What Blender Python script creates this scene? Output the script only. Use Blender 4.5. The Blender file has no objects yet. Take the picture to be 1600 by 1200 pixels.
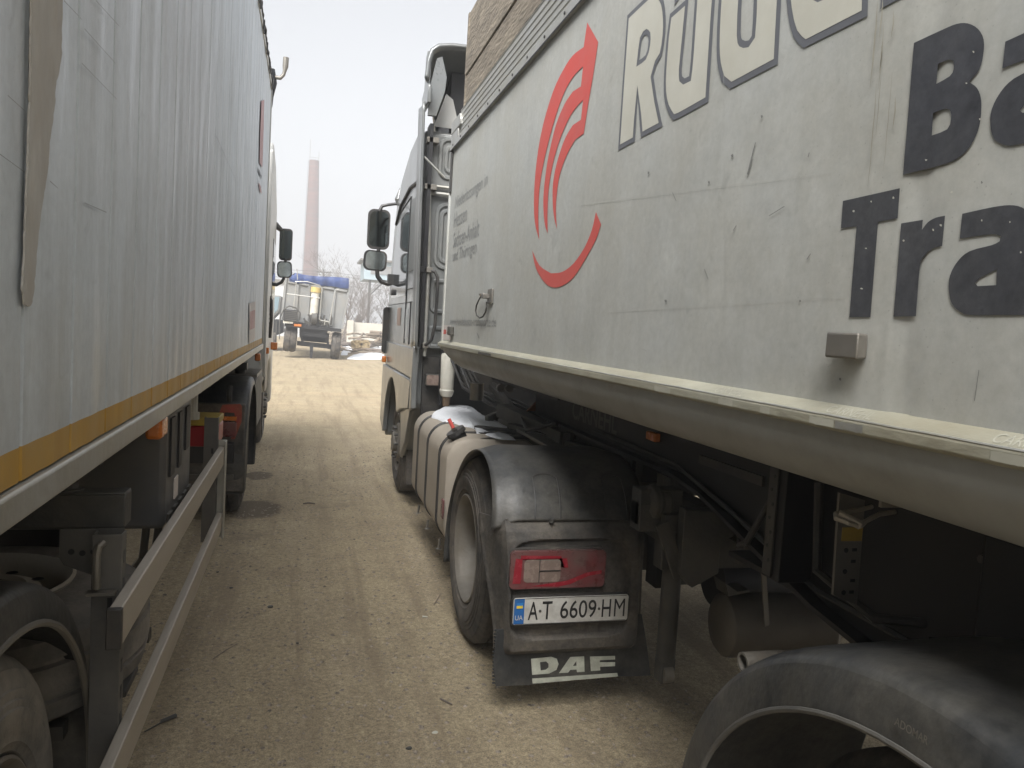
import bpy, bmesh, math, random
from mathutils import Vector, Matrix, noise
from mathutils.geometry import tessellate_polygon
R_ = math.radians
random.seed(7)
S = bpy.context.scene
# ------------------------------------------------------------------ camera
F = 1200.0; VPX, VPY, SLOPE, EYE = 478.0, 497.0, 0.060, 1.70
def dc(x, y): return Vector(((x-800)/F, -(y-600)/F, -1.0))
_a = dc(VPX, VPY); _b = dc(VPX+1000, VPY+1000*SLOPE)
_Y = _a.normalized(); _Z = _b.cross(_a).normalized()
if _Z.y < 0: _Z = -_Z
_X = _Y.cross(_Z)
ROT = Matrix((_X, _Y, _Z))                 # world = ROT @ camera vector
CAM = Vector((0, 0, EYE))
cd = bpy.data.cameras.new('camera'); cam = bpy.data.objects.new('camera', cd)
S.collection.objects.link(cam); S.camera = cam
cam.matrix_world = Matrix.Translation(CAM) @ ROT.to_4x4()
cd.sensor_width = 36; cd.lens = F/1600*36; cd.clip_end = 3000; cd.clip_start = 0.02
# ------------------------------------------------------------------ light
SUN_EL, SUN_AZ = 48, -150      # azimuth clockwise from +Y
W = bpy.data.worlds.new('World'); S.world = W; W.use_nodes = True
nt = W.node_tree; nt.nodes.clear()
sky = nt.nodes.new('ShaderNodeTexSky'); sky.sky_type = 'NISHITA'; sky.sun_disc = False
sky.sun_elevation = R_(SUN_EL); sky.sun_rotation = R_(SUN_AZ); sky.dust_density = 5; sky.air_density = 1.0
hs = nt.nodes.new('ShaderNodeHueSaturation'); hs.inputs['Saturation'].default_value = 0.2
bg = nt.nodes.new('ShaderNodeBackground'); bg.inputs['Strength'].default_value = 0.11
wo = nt.nodes.new('ShaderNodeOutputWorld')
nt.links.new(sky.outputs[0], hs.inputs['Color']); nt.links.new(hs.outputs[0], bg.inputs['Color']); nt.links.new(bg.outputs[0], wo.inputs[0])
sl = bpy.data.lights.new('sun', 'SUN'); sl.energy = 2.7; sl.angle = R_(40); sl.color = (1, .995, .985)
so = bpy.data.objects.new('sun', sl); S.collection.objects.link(so)
_d = Vector((math.sin(R_(SUN_AZ))*math.cos(R_(SUN_EL)), math.cos(R_(SUN_AZ))*math.cos(R_(SUN_EL)), math.sin(R_(SUN_EL))))
so.rotation_euler = (-_d).to_track_quat('-Z', 'Y').to_euler()
S.view_settings.view_transform = 'Standard'; S.view_settings.look = 'None'
S.view_settings.exposure = 1.28; S.view_settings.gamma = 1
S.render.resolution_x = 1024; S.render.resolution_y = 768

# ------------------------------------------------------------------ helpers
def at(x, y, X=None, Y=None, Z=None):
    d = ROT @ dc(x, y)
    t = X/d.x if X is not None else (Y/d.y if Y is not None else (Z-EYE)/d.z)
    return CAM + d*t
COL = S.collection.objects
class B:
    def __init__(s): s.bm = bmesh.new()
    def box(s, x0, x1, y0, y1, z0, z1):
        vs = [s.bm.verts.new(p) for p in ((x0,y0,z0),(x1,y0,z0),(x1,y1,z0),(x0,y1,z0),(x0,y0,z1),(x1,y0,z1),(x1,y1,z1),(x0,y1,z1))]
        for f in ((3,2,1,0),(4,5,6,7),(0,1,5,4),(1,2,6,5),(2,3,7,6),(3,0,4,7)): s.bm.faces.new([vs[i] for i in f])
        return s
    def beam(s, p, q, w, h, up=(0,0,1)):
        p, q = Vector(p), Vector(q); d = (q-p).normalized(); u = Vector(up)
        sd = d.cross(u)
        if sd.length < 1e-4: sd = d.cross(Vector((0,1,0)))
        sd.normalize(); u = sd.cross(d)
        vs = [s.bm.verts.new(c + sd*a*w/2 + u*b*h/2) for c in (p, q) for a, b in ((-1,-1),(1,-1),(1,1),(-1,1))]
        for f in ((3,2,1,0),(4,5,6,7),(0,1,5,4),(1,2,6,5),(2,3,7,6),(3,0,4,7)): s.bm.faces.new([vs[i] for i in f])
        return s
    def prism(s, poly, axis, a, b):
        def P(u, v, w):
            return {'x': (w,u,v), 'y': (u,w,v), 'z': (u,v,w)}[axis]
        A = [s.bm.verts.new(P(u,v,a)) for u,v in poly]; Bv = [s.bm.verts.new(P(u,v,b)) for u,v in poly]
        n = len(poly)
        for i in range(n): s.bm.faces.new((A[i],A[(i+1)%n],Bv[(i+1)%n],Bv[i]))
        for tri in tessellate_polygon([[Vector((u,v,0)) for u,v in poly]]):
            try: s.bm.faces.new([A[i] for i in tri]); s.bm.faces.new([Bv[i] for i in reversed(tri)])
            except ValueError: pass
        return s
    def tube(s, pts, r, seg=10, caps=True, hollow=False):
        pts = [Vector(p) for p in pts]; n = len(pts); rs = r if isinstance(r, (list, tuple)) else [r]*n
        rings = []; prev = None
        for i, p in enumerate(pts):
            d = (pts[min(i+1,n-1)]-pts[max(i-1,0)]).normalized()
            if prev is None:
                u = d.cross(Vector((0,0,1)))
                if u.length < 1e-3: u = d.cross(Vector((0,1,0)))
            else: u = prev - d*prev.dot(d)
            u.normalize(); v = d.cross(u); prev = u
            rings.append([s.bm.verts.new(p + (u*math.cos(k*2*math.pi/seg)+v*math.sin(k*2*math.pi/seg))*rs[i]) for k in range(seg)])
        for a, b in zip(rings, rings[1:]):
            for k in range(seg): s.bm.faces.new((a[k],a[(k+1)%seg],b[(k+1)%seg],b[k]))
        if caps: s.bm.faces.new(rings[0][::-1]); s.bm.faces.new(rings[-1])
        return s
    def lathe(s, c, prof, axis='x', seg=64, closed=False):
        c = Vector(c); rings = []
        for t, r in prof:
            ring = []
            for k in range(seg):
                a = 2*math.pi*k/seg; u, v = r*math.cos(a), r*math.sin(a)
                ring.append(s.bm.verts.new(c + Vector({'x': (t,u,v), 'y': (u,t,v), 'z': (u,v,t)}[axis])))
            rings.append(ring)
        prs = list(zip(rings, rings[1:])) + ([(rings[-1], rings[0])] if closed else [])
        for a, b in prs:
            for k in range(seg): s.bm.faces.new((a[k],a[(k+1)%seg],b[(k+1)%seg],b[k]))
        return s
    def grid(s, fn, nu, nv):
        V = [[s.bm.verts.new(fn(i/nu, j/nv)) for j in range(nv+1)] for i in range(nu+1)]
        for i in range(nu):
            for j in range(nv): s.bm.faces.new((V[i][j],V[i+1][j],V[i+1][j+1],V[i][j+1]))
        return s
    def done(s, name, mat, parent=None, bev=0, smooth=True, solid=0, flat=False, seg=2, sub=0, split=False):
        bm = s.bm
        if split:
            todo = set(bm.verts); out = None
            while todo:
                st = [todo.pop()]; comp = set(st)
                while st:
                    v = st.pop()
                    for e in v.link_edges:
                        w_ = e.other_vert(v)
                        if w_ in todo: todo.discard(w_); comp.add(w_); st.append(w_)
                nb = B(); mp_ = {v: nb.bm.verts.new(v.co) for v in comp}
                for f in {f for v in comp for f in v.link_faces}: nb.bm.faces.new([mp_[v] for v in f.verts])
                out = nb.done(name, mat, parent, bev, smooth, solid, flat, seg, sub)
            bm.free(); return out
        bmesh.ops.recalc_face_normals(bm, faces=bm.faces)
        me = bpy.data.meshes.new(name); bm.to_mesh(me); bm.free()
        o = bpy.data.objects.new(name, me); COL.link(o); me.materials.append(mat)
        if parent is not None:
            o.parent = parent; o.matrix_parent_inverse = wm(parent).inverted()
        if solid:
            m = o.modifiers.new('solid','SOLIDIFY'); m.thickness = solid; m.offset = 0
        if bev:
            m = o.modifiers.new('bevel','BEVEL'); m.width = bev; m.segments = seg; m.limit_method = 'ANGLE'; m.angle_limit = R_(35)
        if sub:
            m = o.modifiers.new('sub','SUBSURF'); m.levels = m.render_levels = sub
        if smooth and not flat:
            me.shade_smooth()
            try: me.set_sharp_from_angle(angle=R_(35))
            except Exception: pass
        return o
def wm(o):
    m = o.matrix_basis.copy()
    return (wm(o.parent) @ o.matrix_parent_inverse @ m) if o.parent else m
def tag(o, label, cat, group=None, kind=None):
    if label: o['label'] = label
    if cat: o['category'] = cat
    if group: o['group'] = group
    if kind: o['kind'] = kind
    return o
def thing(name, loc, label, cat, group=None):
    o = bpy.data.objects.new(name, None); COL.link(o); o.location = loc; o.empty_display_size = .2
    return tag(o, label, cat, group)
def group_node(name, parent):      # a sub-assembly root that stays a plain mesh-less child is avoided; kept for things only
    return parent
# flat marks on a plane --------------------------------------------------------
def mark(name, loops, mat, parent, to3, thick=None):
    """loops: list of lists of 2D points (first is outline, rest holes); to3 maps (u,v) to a 3D point"""
    bm = bmesh.new(); vs = []
    for l in loops: vs += [bm.verts.new(to3(*p)) for p in l]
    for tri in tessellate_polygon([[Vector((p[0],p[1],0)) for p in l] for l in loops]):
        try: bm.faces.new([vs[i] for i in tri])
        except ValueError: pass
    b = B(); b.bm.free(); b.bm = bm
    return b.done(name, mat, parent, flat=True)
def smooth_loop(l, n=3, sharp=40):
    """Catmull-Rom through the points, corners sharper than `sharp` degrees stay corners"""
    out = []; N = len(l); P = [Vector((p[0],p[1])) for p in l]
    def corner(i):
        a = P[i]-P[i-1]; b = P[(i+1)%N]-P[i]
        if a.length == 0 or b.length == 0: return True
        return abs(a.angle_signed(b, 0)) > R_(sharp)
    for i in range(N):
        p0,p1,p2,p3 = P[i-1],P[i],P[(i+1)%N],P[(i+2)%N]
        if corner(i): p0 = p1-(p2-p1)
        if corner((i+1)%N): p3 = p2+(p2-p1)
        for k in range(n):
            t = k/n
            out.append(tuple(0.5*((2*p1)+(-p0+p2)*t+(2*p0-5*p1+4*p2-p3)*t*t+(-p0+3*p1-3*p2+p3)*t**3)))
    return out
def area(l): return sum(l[i-1][0]*l[i][1]-l[i][0]*l[i-1][1] for i in range(len(l)))/2
def inset(l, d):
    s = 1 if area(l) > 0 else -1; N = len(l); out = []
    for i in range(N):
        a = Vector(l[i])-Vector(l[i-1]); b = Vector(l[(i+1)%N])-Vector(l[i])
        if a.length < 1e-6: a = b
        if b.length < 1e-6: b = a
        a.normalize(); b.normalize()
        na = Vector((-a.y,a.x))*s; nb = Vector((-b.y,b.x))*s; n = na+nb
        if n.length < 1e-4: n = na
        n.normalize(); k = min(1/max(n.dot(na), .35), 2.2)
        out.append(tuple(Vector(l[i])+n*d*k))
    return out
def text_mesh(string, bold=0.0):
    c = bpy.data.curves.new('t','FONT'); c.body = string; c.offset = bold; c.resolution_u = 4
    o = bpy.data.objects.new('t', c); COL.link(o)
    bpy.context.view_layer.update()
    me = bpy.data.meshes.new_from_object(o.evaluated_get(bpy.context.evaluated_depsgraph_get()))
    bpy.data.objects.remove(o); return me
def text_fit(name, string, mat, parent, to3, u0, u1, v0, v1, bold=0.0, shear=0.0):
    me = text_mesh(string, bold); xs = [v.co.x for v in me.vertices]; ys = [v.co.y for v in me.vertices]
    ax, bx, ay, by = min(xs), max(xs), min(ys), max(ys)
    for v in me.vertices:
        s_, t_ = (v.co.x-ax)/(bx-ax), (v.co.y-ay)/(by-ay)
        v.co = to3(u0+(u1-u0)*s_+shear*t_, v0+(v1-v0)*t_)
    me.name = name; o = bpy.data.objects.new(name, me); COL.link(o)
    me.materials.clear(); me.materials.append(mat)
    o.parent = parent; o.matrix_parent_inverse = wm(parent).inverted(); return o

# ------------------------------------------------------------------ materials
def M(name, col, rough=.6, metal=0.0, var=.12, scale=6, dirt=None, dscale=2.5, damt=.5, bump=.0, bscale=40, stretch=(1,1,1), spec=.5, coat=0, fine=.0, streak=0, rvar=.1, speck=0):
    m = bpy.data.materials.new(name); m.use_nodes = True; t = m.node_tree; N = t.nodes; L = t.links
    p = N['Principled BSDF']; p.inputs['Roughness'].default_value = rough; p.inputs['Metallic'].default_value = metal
    p.inputs['Specular IOR Level'].default_value = spec
    if coat: p.inputs['Coat Weight'].default_value = coat; p.inputs['Coat Roughness'].default_value = .1
    tc = N.new('ShaderNodeTexCoord'); mp = N.new('ShaderNodeMapping'); mp.inputs['Scale'].default_value = stretch
    L.new(tc.outputs['Object'], mp.inputs['Vector'])
    n1 = N.new('ShaderNodeTexNoise'); n1.inputs['Scale'].default_value = scale; n1.inputs['Detail'].default_value = 8; n1.inputs['Roughness'].default_value = .65
    L.new(mp.outputs[0], n1.inputs['Vector'])
    r1 = N.new('ShaderNodeMapRange'); r1.inputs[1].default_value = .3; r1.inputs[2].default_value = .7
    r1.inputs[3].default_value = 1-var; r1.inputs[4].default_value = 1+var
    L.new(n1.outputs['Fac'], r1.inputs[0])
    mul = N.new('ShaderNodeMix'); mul.data_type = 'RGBA'; mul.blend_type = 'MULTIPLY'; mul.inputs[0].default_value = 1
    mul.inputs[6].default_value = (*col, 1); L.new(r1.outputs[0], mul.inputs[7]); out = mul.outputs[2]
    if dirt:
        n2 = N.new('ShaderNodeTexNoise'); n2.inputs['Scale'].default_value = dscale; n2.inputs['Detail'].default_value = 10; n2.inputs['Roughness'].default_value = .7
        L.new(mp.outputs[0], n2.inputs['Vector'])
        r2 = N.new('ShaderNodeMapRange'); r2.inputs[1].default_value = .38; r2.inputs[2].default_value = .68; r2.inputs[4].default_value = damt
        L.new(n2.outputs['Fac'], r2.inputs[0])
        mx = N.new('ShaderNodeMix'); mx.data_type = 'RGBA'; L.new(r2.outputs[0], mx.inputs[0]); L.new(out, mx.inputs[6]); mx.inputs[7].default_value = (*dirt, 1); out = mx.outputs[2]
    if streak:
        mp3 = N.new('ShaderNodeMapping'); mp3.inputs['Scale'].default_value = (14, 14, .7); L.new(tc.outputs['Object'], mp3.inputs['Vector'])
        n4 = N.new('ShaderNodeTexNoise'); n4.inputs['Scale'].default_value = 1.6; n4.inputs['Detail'].default_value = 7; L.new(mp3.outputs[0], n4.inputs['Vector'])
        r4 = N.new('ShaderNodeMapRange'); r4.inputs[1].default_value = .45; r4.inputs[2].default_value = .75; r4.inputs[3].default_value = 0; r4.inputs[4].default_value = streak
        L.new(n4.outputs['Fac'], r4.inputs[0])
        mx4 = N.new('ShaderNodeMix'); mx4.data_type = 'RGBA'; L.new(r4.outputs[0], mx4.inputs[0]); L.new(out, mx4.inputs[6]); mx4.inputs[7].default_value = (col[0]*.55, col[1]*.54, col[2]*.48, 1); out = mx4.outputs[2]
    if fine:
        n5 = N.new('ShaderNodeTexVoronoi'); n5.inputs['Scale'].default_value = 60; L.new(tc.outputs['Object'], n5.inputs['Vector'])
        r5 = N.new('ShaderNodeMapRange'); r5.inputs[1].default_value = .0; r5.inputs[2].default_value = .12; r5.inputs[3].default_value = 1-fine; r5.inputs[4].default_value = 1
        L.new(n5.outputs['Distance'], r5.inputs[0])
        m5 = N.new('ShaderNodeMix'); m5.data_type = 'RGBA'; m5.blend_type = 'MULTIPLY'; m5.inputs[0].default_value = 1
        L.new(out, m5.inputs[6]); L.new(r5.outputs[0], m5.inputs[7]); out = m5.outputs[2]
    if speck:      # scattered dirt spots and rubbed patches
        n6 = N.new('ShaderNodeTexNoise'); n6.inputs['Scale'].default_value = 38; n6.inputs['Detail'].default_value = 5; n6.inputs['Roughness'].default_value = .75; L.new(tc.outputs['Object'], n6.inputs['Vector'])
        r6 = N.new('ShaderNodeMapRange'); r6.inputs[1].default_value = .28; r6.inputs[2].default_value = .72; r6.inputs[3].default_value = 1-speck*.45; r6.inputs[4].default_value = 1+speck*.35
        L.new(n6.outputs['Fac'], r6.inputs[0])
        n7 = N.new('ShaderNodeTexNoise'); n7.inputs['Scale'].default_value = 11; n7.inputs['Detail'].default_value = 6; n7.inputs['Distortion'].default_value = .6; L.new(tc.outputs['Object'], n7.inputs['Vector'])
        r7 = N.new('ShaderNodeMapRange'); r7.inputs[1].default_value = .66; r7.inputs[2].default_value = .72; r7.inputs[3].default_value = 1; r7.inputs[4].default_value = 1-speck*.5
        L.new(n7.outputs['Fac'], r7.inputs[0])
        for src in (r6, r7):
            m6 = N.new('ShaderNodeMix'); m6.data_type = 'RGBA'; m6.blend_type = 'MULTIPLY'; m6.inputs[0].default_value = 1
            L.new(out, m6.inputs[6]); L.new(src.outputs[0], m6.inputs[7]); out = m6.outputs[2]
    L.new(out, p.inputs['Base Color'])
    rr = N.new('ShaderNodeMapRange'); rr.inputs[1].default_value = .3; rr.inputs[2].default_value = .7; rr.inputs[3].default_value = max(0,rough-rvar); rr.inputs[4].default_value = min(1,rough+rvar)
    L.new(n1.outputs['Fac'], rr.inputs[0]); L.new(rr.outputs[0], p.inputs['Roughness'])
    if bump:
        n3 = N.new('ShaderNodeTexNoise'); n3.inputs['Scale'].default_value = bscale; n3.inputs['Detail'].default_value = 6
        L.new(mp.outputs[0], n3.inputs['Vector'])
        bp = N.new('ShaderNodeBump'); bp.inputs['Strength'].default_value = bump; bp.inputs['Distance'].default_value = .01
        L.new(n3.outputs['Fac'], bp.inputs['Height']); L.new(bp.outputs[0], p.inputs['Normal'])
    return m
DUST = (.23, .19, .14)
m_wallR = M('grey_trailer_wall', (.46,.468,.445), .6, .0, .10, 5.0, dirt=(.40,.385,.33), dscale=2.2, damt=.6, bump=.12, bscale=9, streak=.12, fine=.3, speck=.22)
m_alu   = M('dirty_aluminium_rail', (.44,.44,.42), .42, .55, .14, 7, dirt=(.34,.31,.22), damt=.6, bump=.25, bscale=25)
m_ledge = M('yellowed_ledge', (.37,.36,.29), .6, .15, .16, 9, dirt=(.30,.27,.19), damt=.7, dscale=5, bump=.4, bscale=30, stretch=(1,.5,1))
m_scuff = M('rubbed_ledge', (.43,.42,.35), .6, .1, .1, 12)
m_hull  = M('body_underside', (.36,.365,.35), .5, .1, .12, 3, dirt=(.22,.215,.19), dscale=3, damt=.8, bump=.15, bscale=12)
m_slat  = M('aluminium_slats', (.60,.645,.68), .42, .25, .14, 3, dirt=(.43,.45,.45), dscale=2.2, damt=.7, bump=.18, bscale=14, stretch=(1,2.5,.6), streak=.25, rvar=.12, fine=.2, speck=.2)
m_orange= M('ochre_paint', (.50,.28,.04), .5, .1, .14, 8, dirt=(.42,.30,.13), damt=.6, dscale=3, streak=.3)
m_glue  = M('beige_sealant', (.45,.435,.40), .75, 0, .16, 12, dirt=(.36,.31,.26), dscale=9, damt=.6, bump=.8, bscale=22, stretch=(1,1,.4))
m_rail  = M('guard_rail_aluminium', (.47,.43,.37), .5, .4, .10, 12, dirt=(.30,.26,.20), damt=.5, bump=.15, bscale=60, stretch=(1,.2,1))
m_black = M('black_plastic', (.022,.023,.025), .5, 0, .2, 8, dirt=(.11,.095,.075), dscale=3.5, damt=.45, bump=.15, bscale=60)
m_fend  = M('fender_plastic', (.030,.032,.034), .45, 0, .3, 4, dirt=(.14,.13,.11), dscale=2.6, damt=.75, bump=.2, bscale=40, speck=.6, streak=.3)
m_fendd = M('dusty_guard_plastic', (.055,.052,.048), .7, 0, .2, 5, dirt=(.17,.145,.115), dscale=4, damt=.85, bump=.3, bscale=50, speck=.8, streak=.3)
m_dark  = M('dark_chassis_paint', (.013,.014,.017), .55, .1, .2, 6, dirt=(.04,.036,.032), dscale=3, damt=.5)
m_steel = M('dusty_grey_steel', (.075,.074,.070), .6, .3, .2, 8, dirt=(.13,.118,.095), damt=.6, dscale=6, bump=.2, bscale=60)
m_galv  = M('galvanised_steel', (.22,.21,.19), .5, .5, .15, 14, dirt=(.2,.17,.13), damt=.5)
m_post  = M('dusty_post', (.10,.098,.092), .65, .2, .15, 8, dirt=(.17,.158,.135), damt=.6, dscale=4, bump=.12, bscale=60)
m_riml  = M('brightened_dusty_rim', (.46,.43,.37), .6, .1, .15, 9, dirt=(.28,.25,.20), damt=.6, dscale=9, bump=.2, bscale=60)  # dusty rim colour brightened for the spare, which sits in shade
m_tyreg = M('dust_coated_tyre', (.15,.142,.13), .85, 0, .25, 10, dirt=(.30,.27,.225), dscale=5, damt=.8, bump=.3, bscale=70)
m_tyre  = M('tyre_rubber', (.035,.034,.033), .85, 0, .2, 10, dirt=(.17,.145,.115), dscale=5, damt=.75, bump=.3, bscale=70)
m_rim   = M('dusty_rim', (.22,.205,.18), .6, .3, .15, 9, dirt=(.16,.135,.10), damt=.7, dscale=7, bump=.2, bscale=60)
m_cab   = M('grey_cab_paint', (.19,.20,.20), .32, .35, .06, 5, dirt=(.24,.22,.19), damt=.4, dscale=2, coat=.35, rvar=.06)
m_cabk  = M('grey_cab_back', (.19,.20,.20), .5, .2, .08, 5, dirt=(.2,.185,.155), damt=.45, dscale=2.5)
m_white = M('white_cab_paint', (.50,.50,.48), .4, 0, .06, 5, dirt=(.45,.41,.35), damt=.4, dscale=3)
m_glass = M('dark_glass', (.05,.06,.065), .06, 0, .05, 4, spec=1.0, rvar=0)
m_mirr  = M('mirror_glass', (.14,.16,.16), .05, 1.0, .03, 3, rvar=0)  # dark base colour stands in for the reflected trailer
m_mirr2 = M('convex_mirror_glass', (.5,.55,.55), .10, 1.0, .25, 9, rvar=0)
m_pink  = M('faded_red', (.50,.24,.23), .5, 0, .06, 6)
m_tank  = M('beige_dusty_tank', (.40,.355,.295), .6, .1, .07, 3, dirt=(.30,.25,.19), damt=.5, dscale=2.5, bump=.06, bscale=30)
m_snow  = M('snow', (.82,.84,.87), .6, 0, .04, 10, bump=.5, bscale=30)
m_wood  = M('weathered_boards', (.27,.23,.175), .85, 0, .35, 6, dirt=(.12,.10,.08), damt=.75, dscale=5, bump=1.0, bscale=26, stretch=(1,.45,2.2), speck=.5)
m_red   = M('red_paint', (.62,.085,.07), .5, 0, .06, 6, dirt=(.5,.16,.13), damt=.35)
m_charc = M('charcoal_lettering', (.050,.052,.062), .5, 0, .15, 6, dirt=(.10,.10,.10), damt=.5, fine=.2, speck=.7)
m_grey  = M('grey_lettering', (.13,.135,.15), .5, 0, .08, 6)
m_faint = M('faded_lettering', (.27,.275,.27), .55, 0, .1, 30)
m_cream = M('cream_lettering', (.56,.55,.48), .55, 0, .06, 8, dirt=(.47,.45,.37), damt=.5, dscale=6)
m_plate = M('plate_white', (.55,.54,.50), .5, 0, .1, 20, dirt=(.30,.27,.23), damt=.6, dscale=14)
m_blue  = M('plate_blue', (.02,.12,.35), .5); m_yel = M('plate_yellow', (.75,.55,.05), .5)
m_ink   = M('plate_ink', (.015,.015,.015), .5)
m_amber = M('amber_lens', (.55,.16,.03), .25, 0, .15, 20, dirt=(.4,.2,.08), damt=.4)
m_lred  = M('red_lens', (.15,.035,.037), .3, 0, .3, 18, dirt=(.13,.095,.085), damt=.95, dscale=7, spec=.5)
m_lclr  = M('clear_lens', (.22,.165,.14), .25, 0, .2, 18, dirt=(.2,.15,.12), damt=.6, dscale=14)
m_stick = M('white_sticker', (.62,.56,.52), .5)
m_tarp  = M('blue_tarp', (.035,.06,.17), .6, 0, .45, 2.5, bump=.5, bscale=5)
m_conc  = M('pale_concrete', (.50,.47,.40), .85, 0, .12, 3, bump=.3, bscale=20)
m_pale  = M('pale_grey_body', (.23,.24,.245), .6, 0, .1, 1.5, dirt=(.3,.27,.22), damt=.5, dscale=1.2)
m_brick = M('red_brick_chimney', (.12,.05,.035), .9, 0, .5, .5, stretch=(.4,.4,3))
m_bark  = M('grey_bark', (.17,.14,.12), .9, 0, .2, 4)
m_log   = M('log_wood', (.24,.19,.14), .85, 0, .3, 3)
m_rubble= M('dark_earth', (.13,.105,.08), .9, 0, .3, 3, bump=.6, bscale=8)
m_redpl = M('red_plastic_box', (.30,.015,.02), .4, 0, .1, 8)
m_can   = M('white_canister', (.60,.59,.52), .4, 0, .08, 8, dirt=(.35,.3,.24), damt=.5)

# ------------------------------------------------------------------ ground
DARK_SPOTS = [(at(398,794,Z=0).x+.125, at(398,794,Z=0).y+.125, .26, .36), (at(402,741,Z=0).x+.125, at(402,741,Z=0).y+.125, .17, .26)]
def ground_material():
    m = bpy.data.materials.new('packed_dirt'); m.use_nodes = True; t = m.node_tree; N = t.nodes; L = t.links
    p = N['Principled BSDF']; p.inputs['Roughness'].default_value = .92; p.inputs['Specular IOR Level'].default_value = .2
    tc = N.new('ShaderNodeTexCoord')
    def nz(scale, det=8, st=None):
        n = N.new('ShaderNodeTexNoise'); n.inputs['Scale'].default_value = scale; n.inputs['Detail'].default_value = det; n.inputs['Roughness'].default_value = .65
        if st:
            mp = N.new('ShaderNodeMapping'); mp.inputs['Scale'].default_value = st; L.new(tc.outputs['Object'], mp.inputs[0]); L.new(mp.outputs[0], n.inputs['Vector'])
        else: L.new(tc.outputs['Object'], n.inputs['Vector'])
        return n
    def mix(fac, a, b, bt='MIX'):
        x = N.new('ShaderNodeMix'); x.data_type = 'RGBA'; x.blend_type = bt
        for sock, v in ((0,fac),(6,a),(7,b)):
            if isinstance(v, (int,float)): x.inputs[sock].default_value = v
            elif isinstance(v, tuple): x.inputs[sock].default_value = (*v,1)
            else: L.new(v, x.inputs[sock])
        return x.outputs[2]
    def rng(v, a, b, c, d):
        r = N.new('ShaderNodeMapRange')
        for i, q in zip((1,2,3,4),(a,b,c,d)): r.inputs[i].default_value = q
        L.new(v, r.inputs[0]); return r.outputs[0]
    big = nz(.45); mid = nz(3.0); tracks = nz(1.3, 6, (1.6,.22,1)); fine = nz(45); vfine = nz(160, 4)
    c = mix(rng(big.outputs[0],.35,.65,0,1), (.395,.328,.215), (.33,.27,.178))
    c = mix(rng(mid.outputs[0],.4,.7,0,.55), c, (.235,.19,.135))
    c = mix(rng(tracks.outputs[0],.5,.72,0,.5), c, (.42,.35,.25))
    # packed wheel tracks running through the yard further off
    g1 = rng(nz(.9, 6, (.18,1.5,1)).outputs[0], .5,.66,0,1)
    sepY = N.new('ShaderNodeSeparateXYZ'); L.new(tc.outputs['Object'], sepY.inputs[0])
    far = rng(sepY.outputs['Y'], 9, 16, 0, .6)
    mm = N.new('ShaderNodeMath'); mm.operation = 'MULTIPLY'; L.new(g1, mm.inputs[0]); L.new(far, mm.inputs[1])
    c = mix(mm.outputs[0], c, (.41,.31,.20))
    c = mix(1.0, c, rng(fine.outputs[0],.32,.68,.70,1.28), 'MULTIPLY')
    c = mix(1.0, c, rng(vfine.outputs[0],.35,.65,.66,1.32), 'MULTIPLY')
    vo = N.new('ShaderNodeTexVoronoi'); vo.inputs['Scale'].default_value = 42; L.new(tc.outputs['Object'], vo.inputs['Vector'])
    vr = rng(vo.outputs['Distance'],.12,.2,1,0)
    sel = rng(nz(12,2).outputs[0],.47,.55,0,1)
    mu = N.new('ShaderNodeMath'); mu.operation = 'MULTIPLY'; L.new(vr, mu.inputs[0]); L.new(sel, mu.inputs[1])
    pebc = mix(vo.outputs['Color'], (.10,.085,.07), (.46,.42,.36))
    c = mix(mu.outputs[0], c, pebc)
    # worn wheel ruts along the lane and trampled darker patches
    ruts = rng(nz(2.2, 6, (2.6,.16,1)).outputs[0], .50,.64,0,.6); c = mix(ruts, c, (.22,.175,.12))
    pat = rng(nz(1.1, 10).outputs[0], .60,.68,0,.5); c = mix(pat, c, (.20,.165,.12))
    # darker ground spots by the left tractor wheel
    for px_, py_, rx_, ry_ in DARK_SPOTS:
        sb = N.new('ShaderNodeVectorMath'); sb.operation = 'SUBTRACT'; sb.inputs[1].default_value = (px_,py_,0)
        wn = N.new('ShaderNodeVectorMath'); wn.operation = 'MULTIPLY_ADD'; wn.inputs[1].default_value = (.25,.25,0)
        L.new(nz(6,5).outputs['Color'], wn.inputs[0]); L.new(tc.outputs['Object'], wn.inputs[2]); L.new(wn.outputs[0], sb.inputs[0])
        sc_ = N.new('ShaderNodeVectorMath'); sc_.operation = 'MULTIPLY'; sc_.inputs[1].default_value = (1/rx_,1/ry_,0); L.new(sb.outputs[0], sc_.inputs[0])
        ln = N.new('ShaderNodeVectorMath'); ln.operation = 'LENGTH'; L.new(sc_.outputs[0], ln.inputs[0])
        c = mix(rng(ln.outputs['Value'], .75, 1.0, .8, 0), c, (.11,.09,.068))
    L.new(c, p.inputs['Base Color'])
    b1 = N.new('ShaderNodeBump'); b1.inputs['Strength'].default_value = .8; b1.inputs['Distance'].default_value = .008; L.new(fine.outputs[0], b1.inputs['Height'])
    b2 = N.new('ShaderNodeBump'); b2.inputs['Strength'].default_value = .5; b2.inputs['Distance'].default_value = .02; L.new(nz(9,6).outputs[0], b2.inputs['Height']); L.new(b1.outputs[0], b2.inputs['Normal'])
    b3 = N.new('ShaderNodeBump'); b3.inputs['Strength'].default_value = .5; b3.inputs['Distance'].default_value = .004; L.new(vfine.outputs[0], b3.inputs['Height']); L.new(b2.outputs[0], b3.inputs['Normal'])
    L.new(b3.outputs[0], p.inputs['Normal'])
    return m
def rngs(a, b, s):
    n = max(1, int(round((b-a)/s))); return [a+(b-a)*i/n for i in range(n)]
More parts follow.
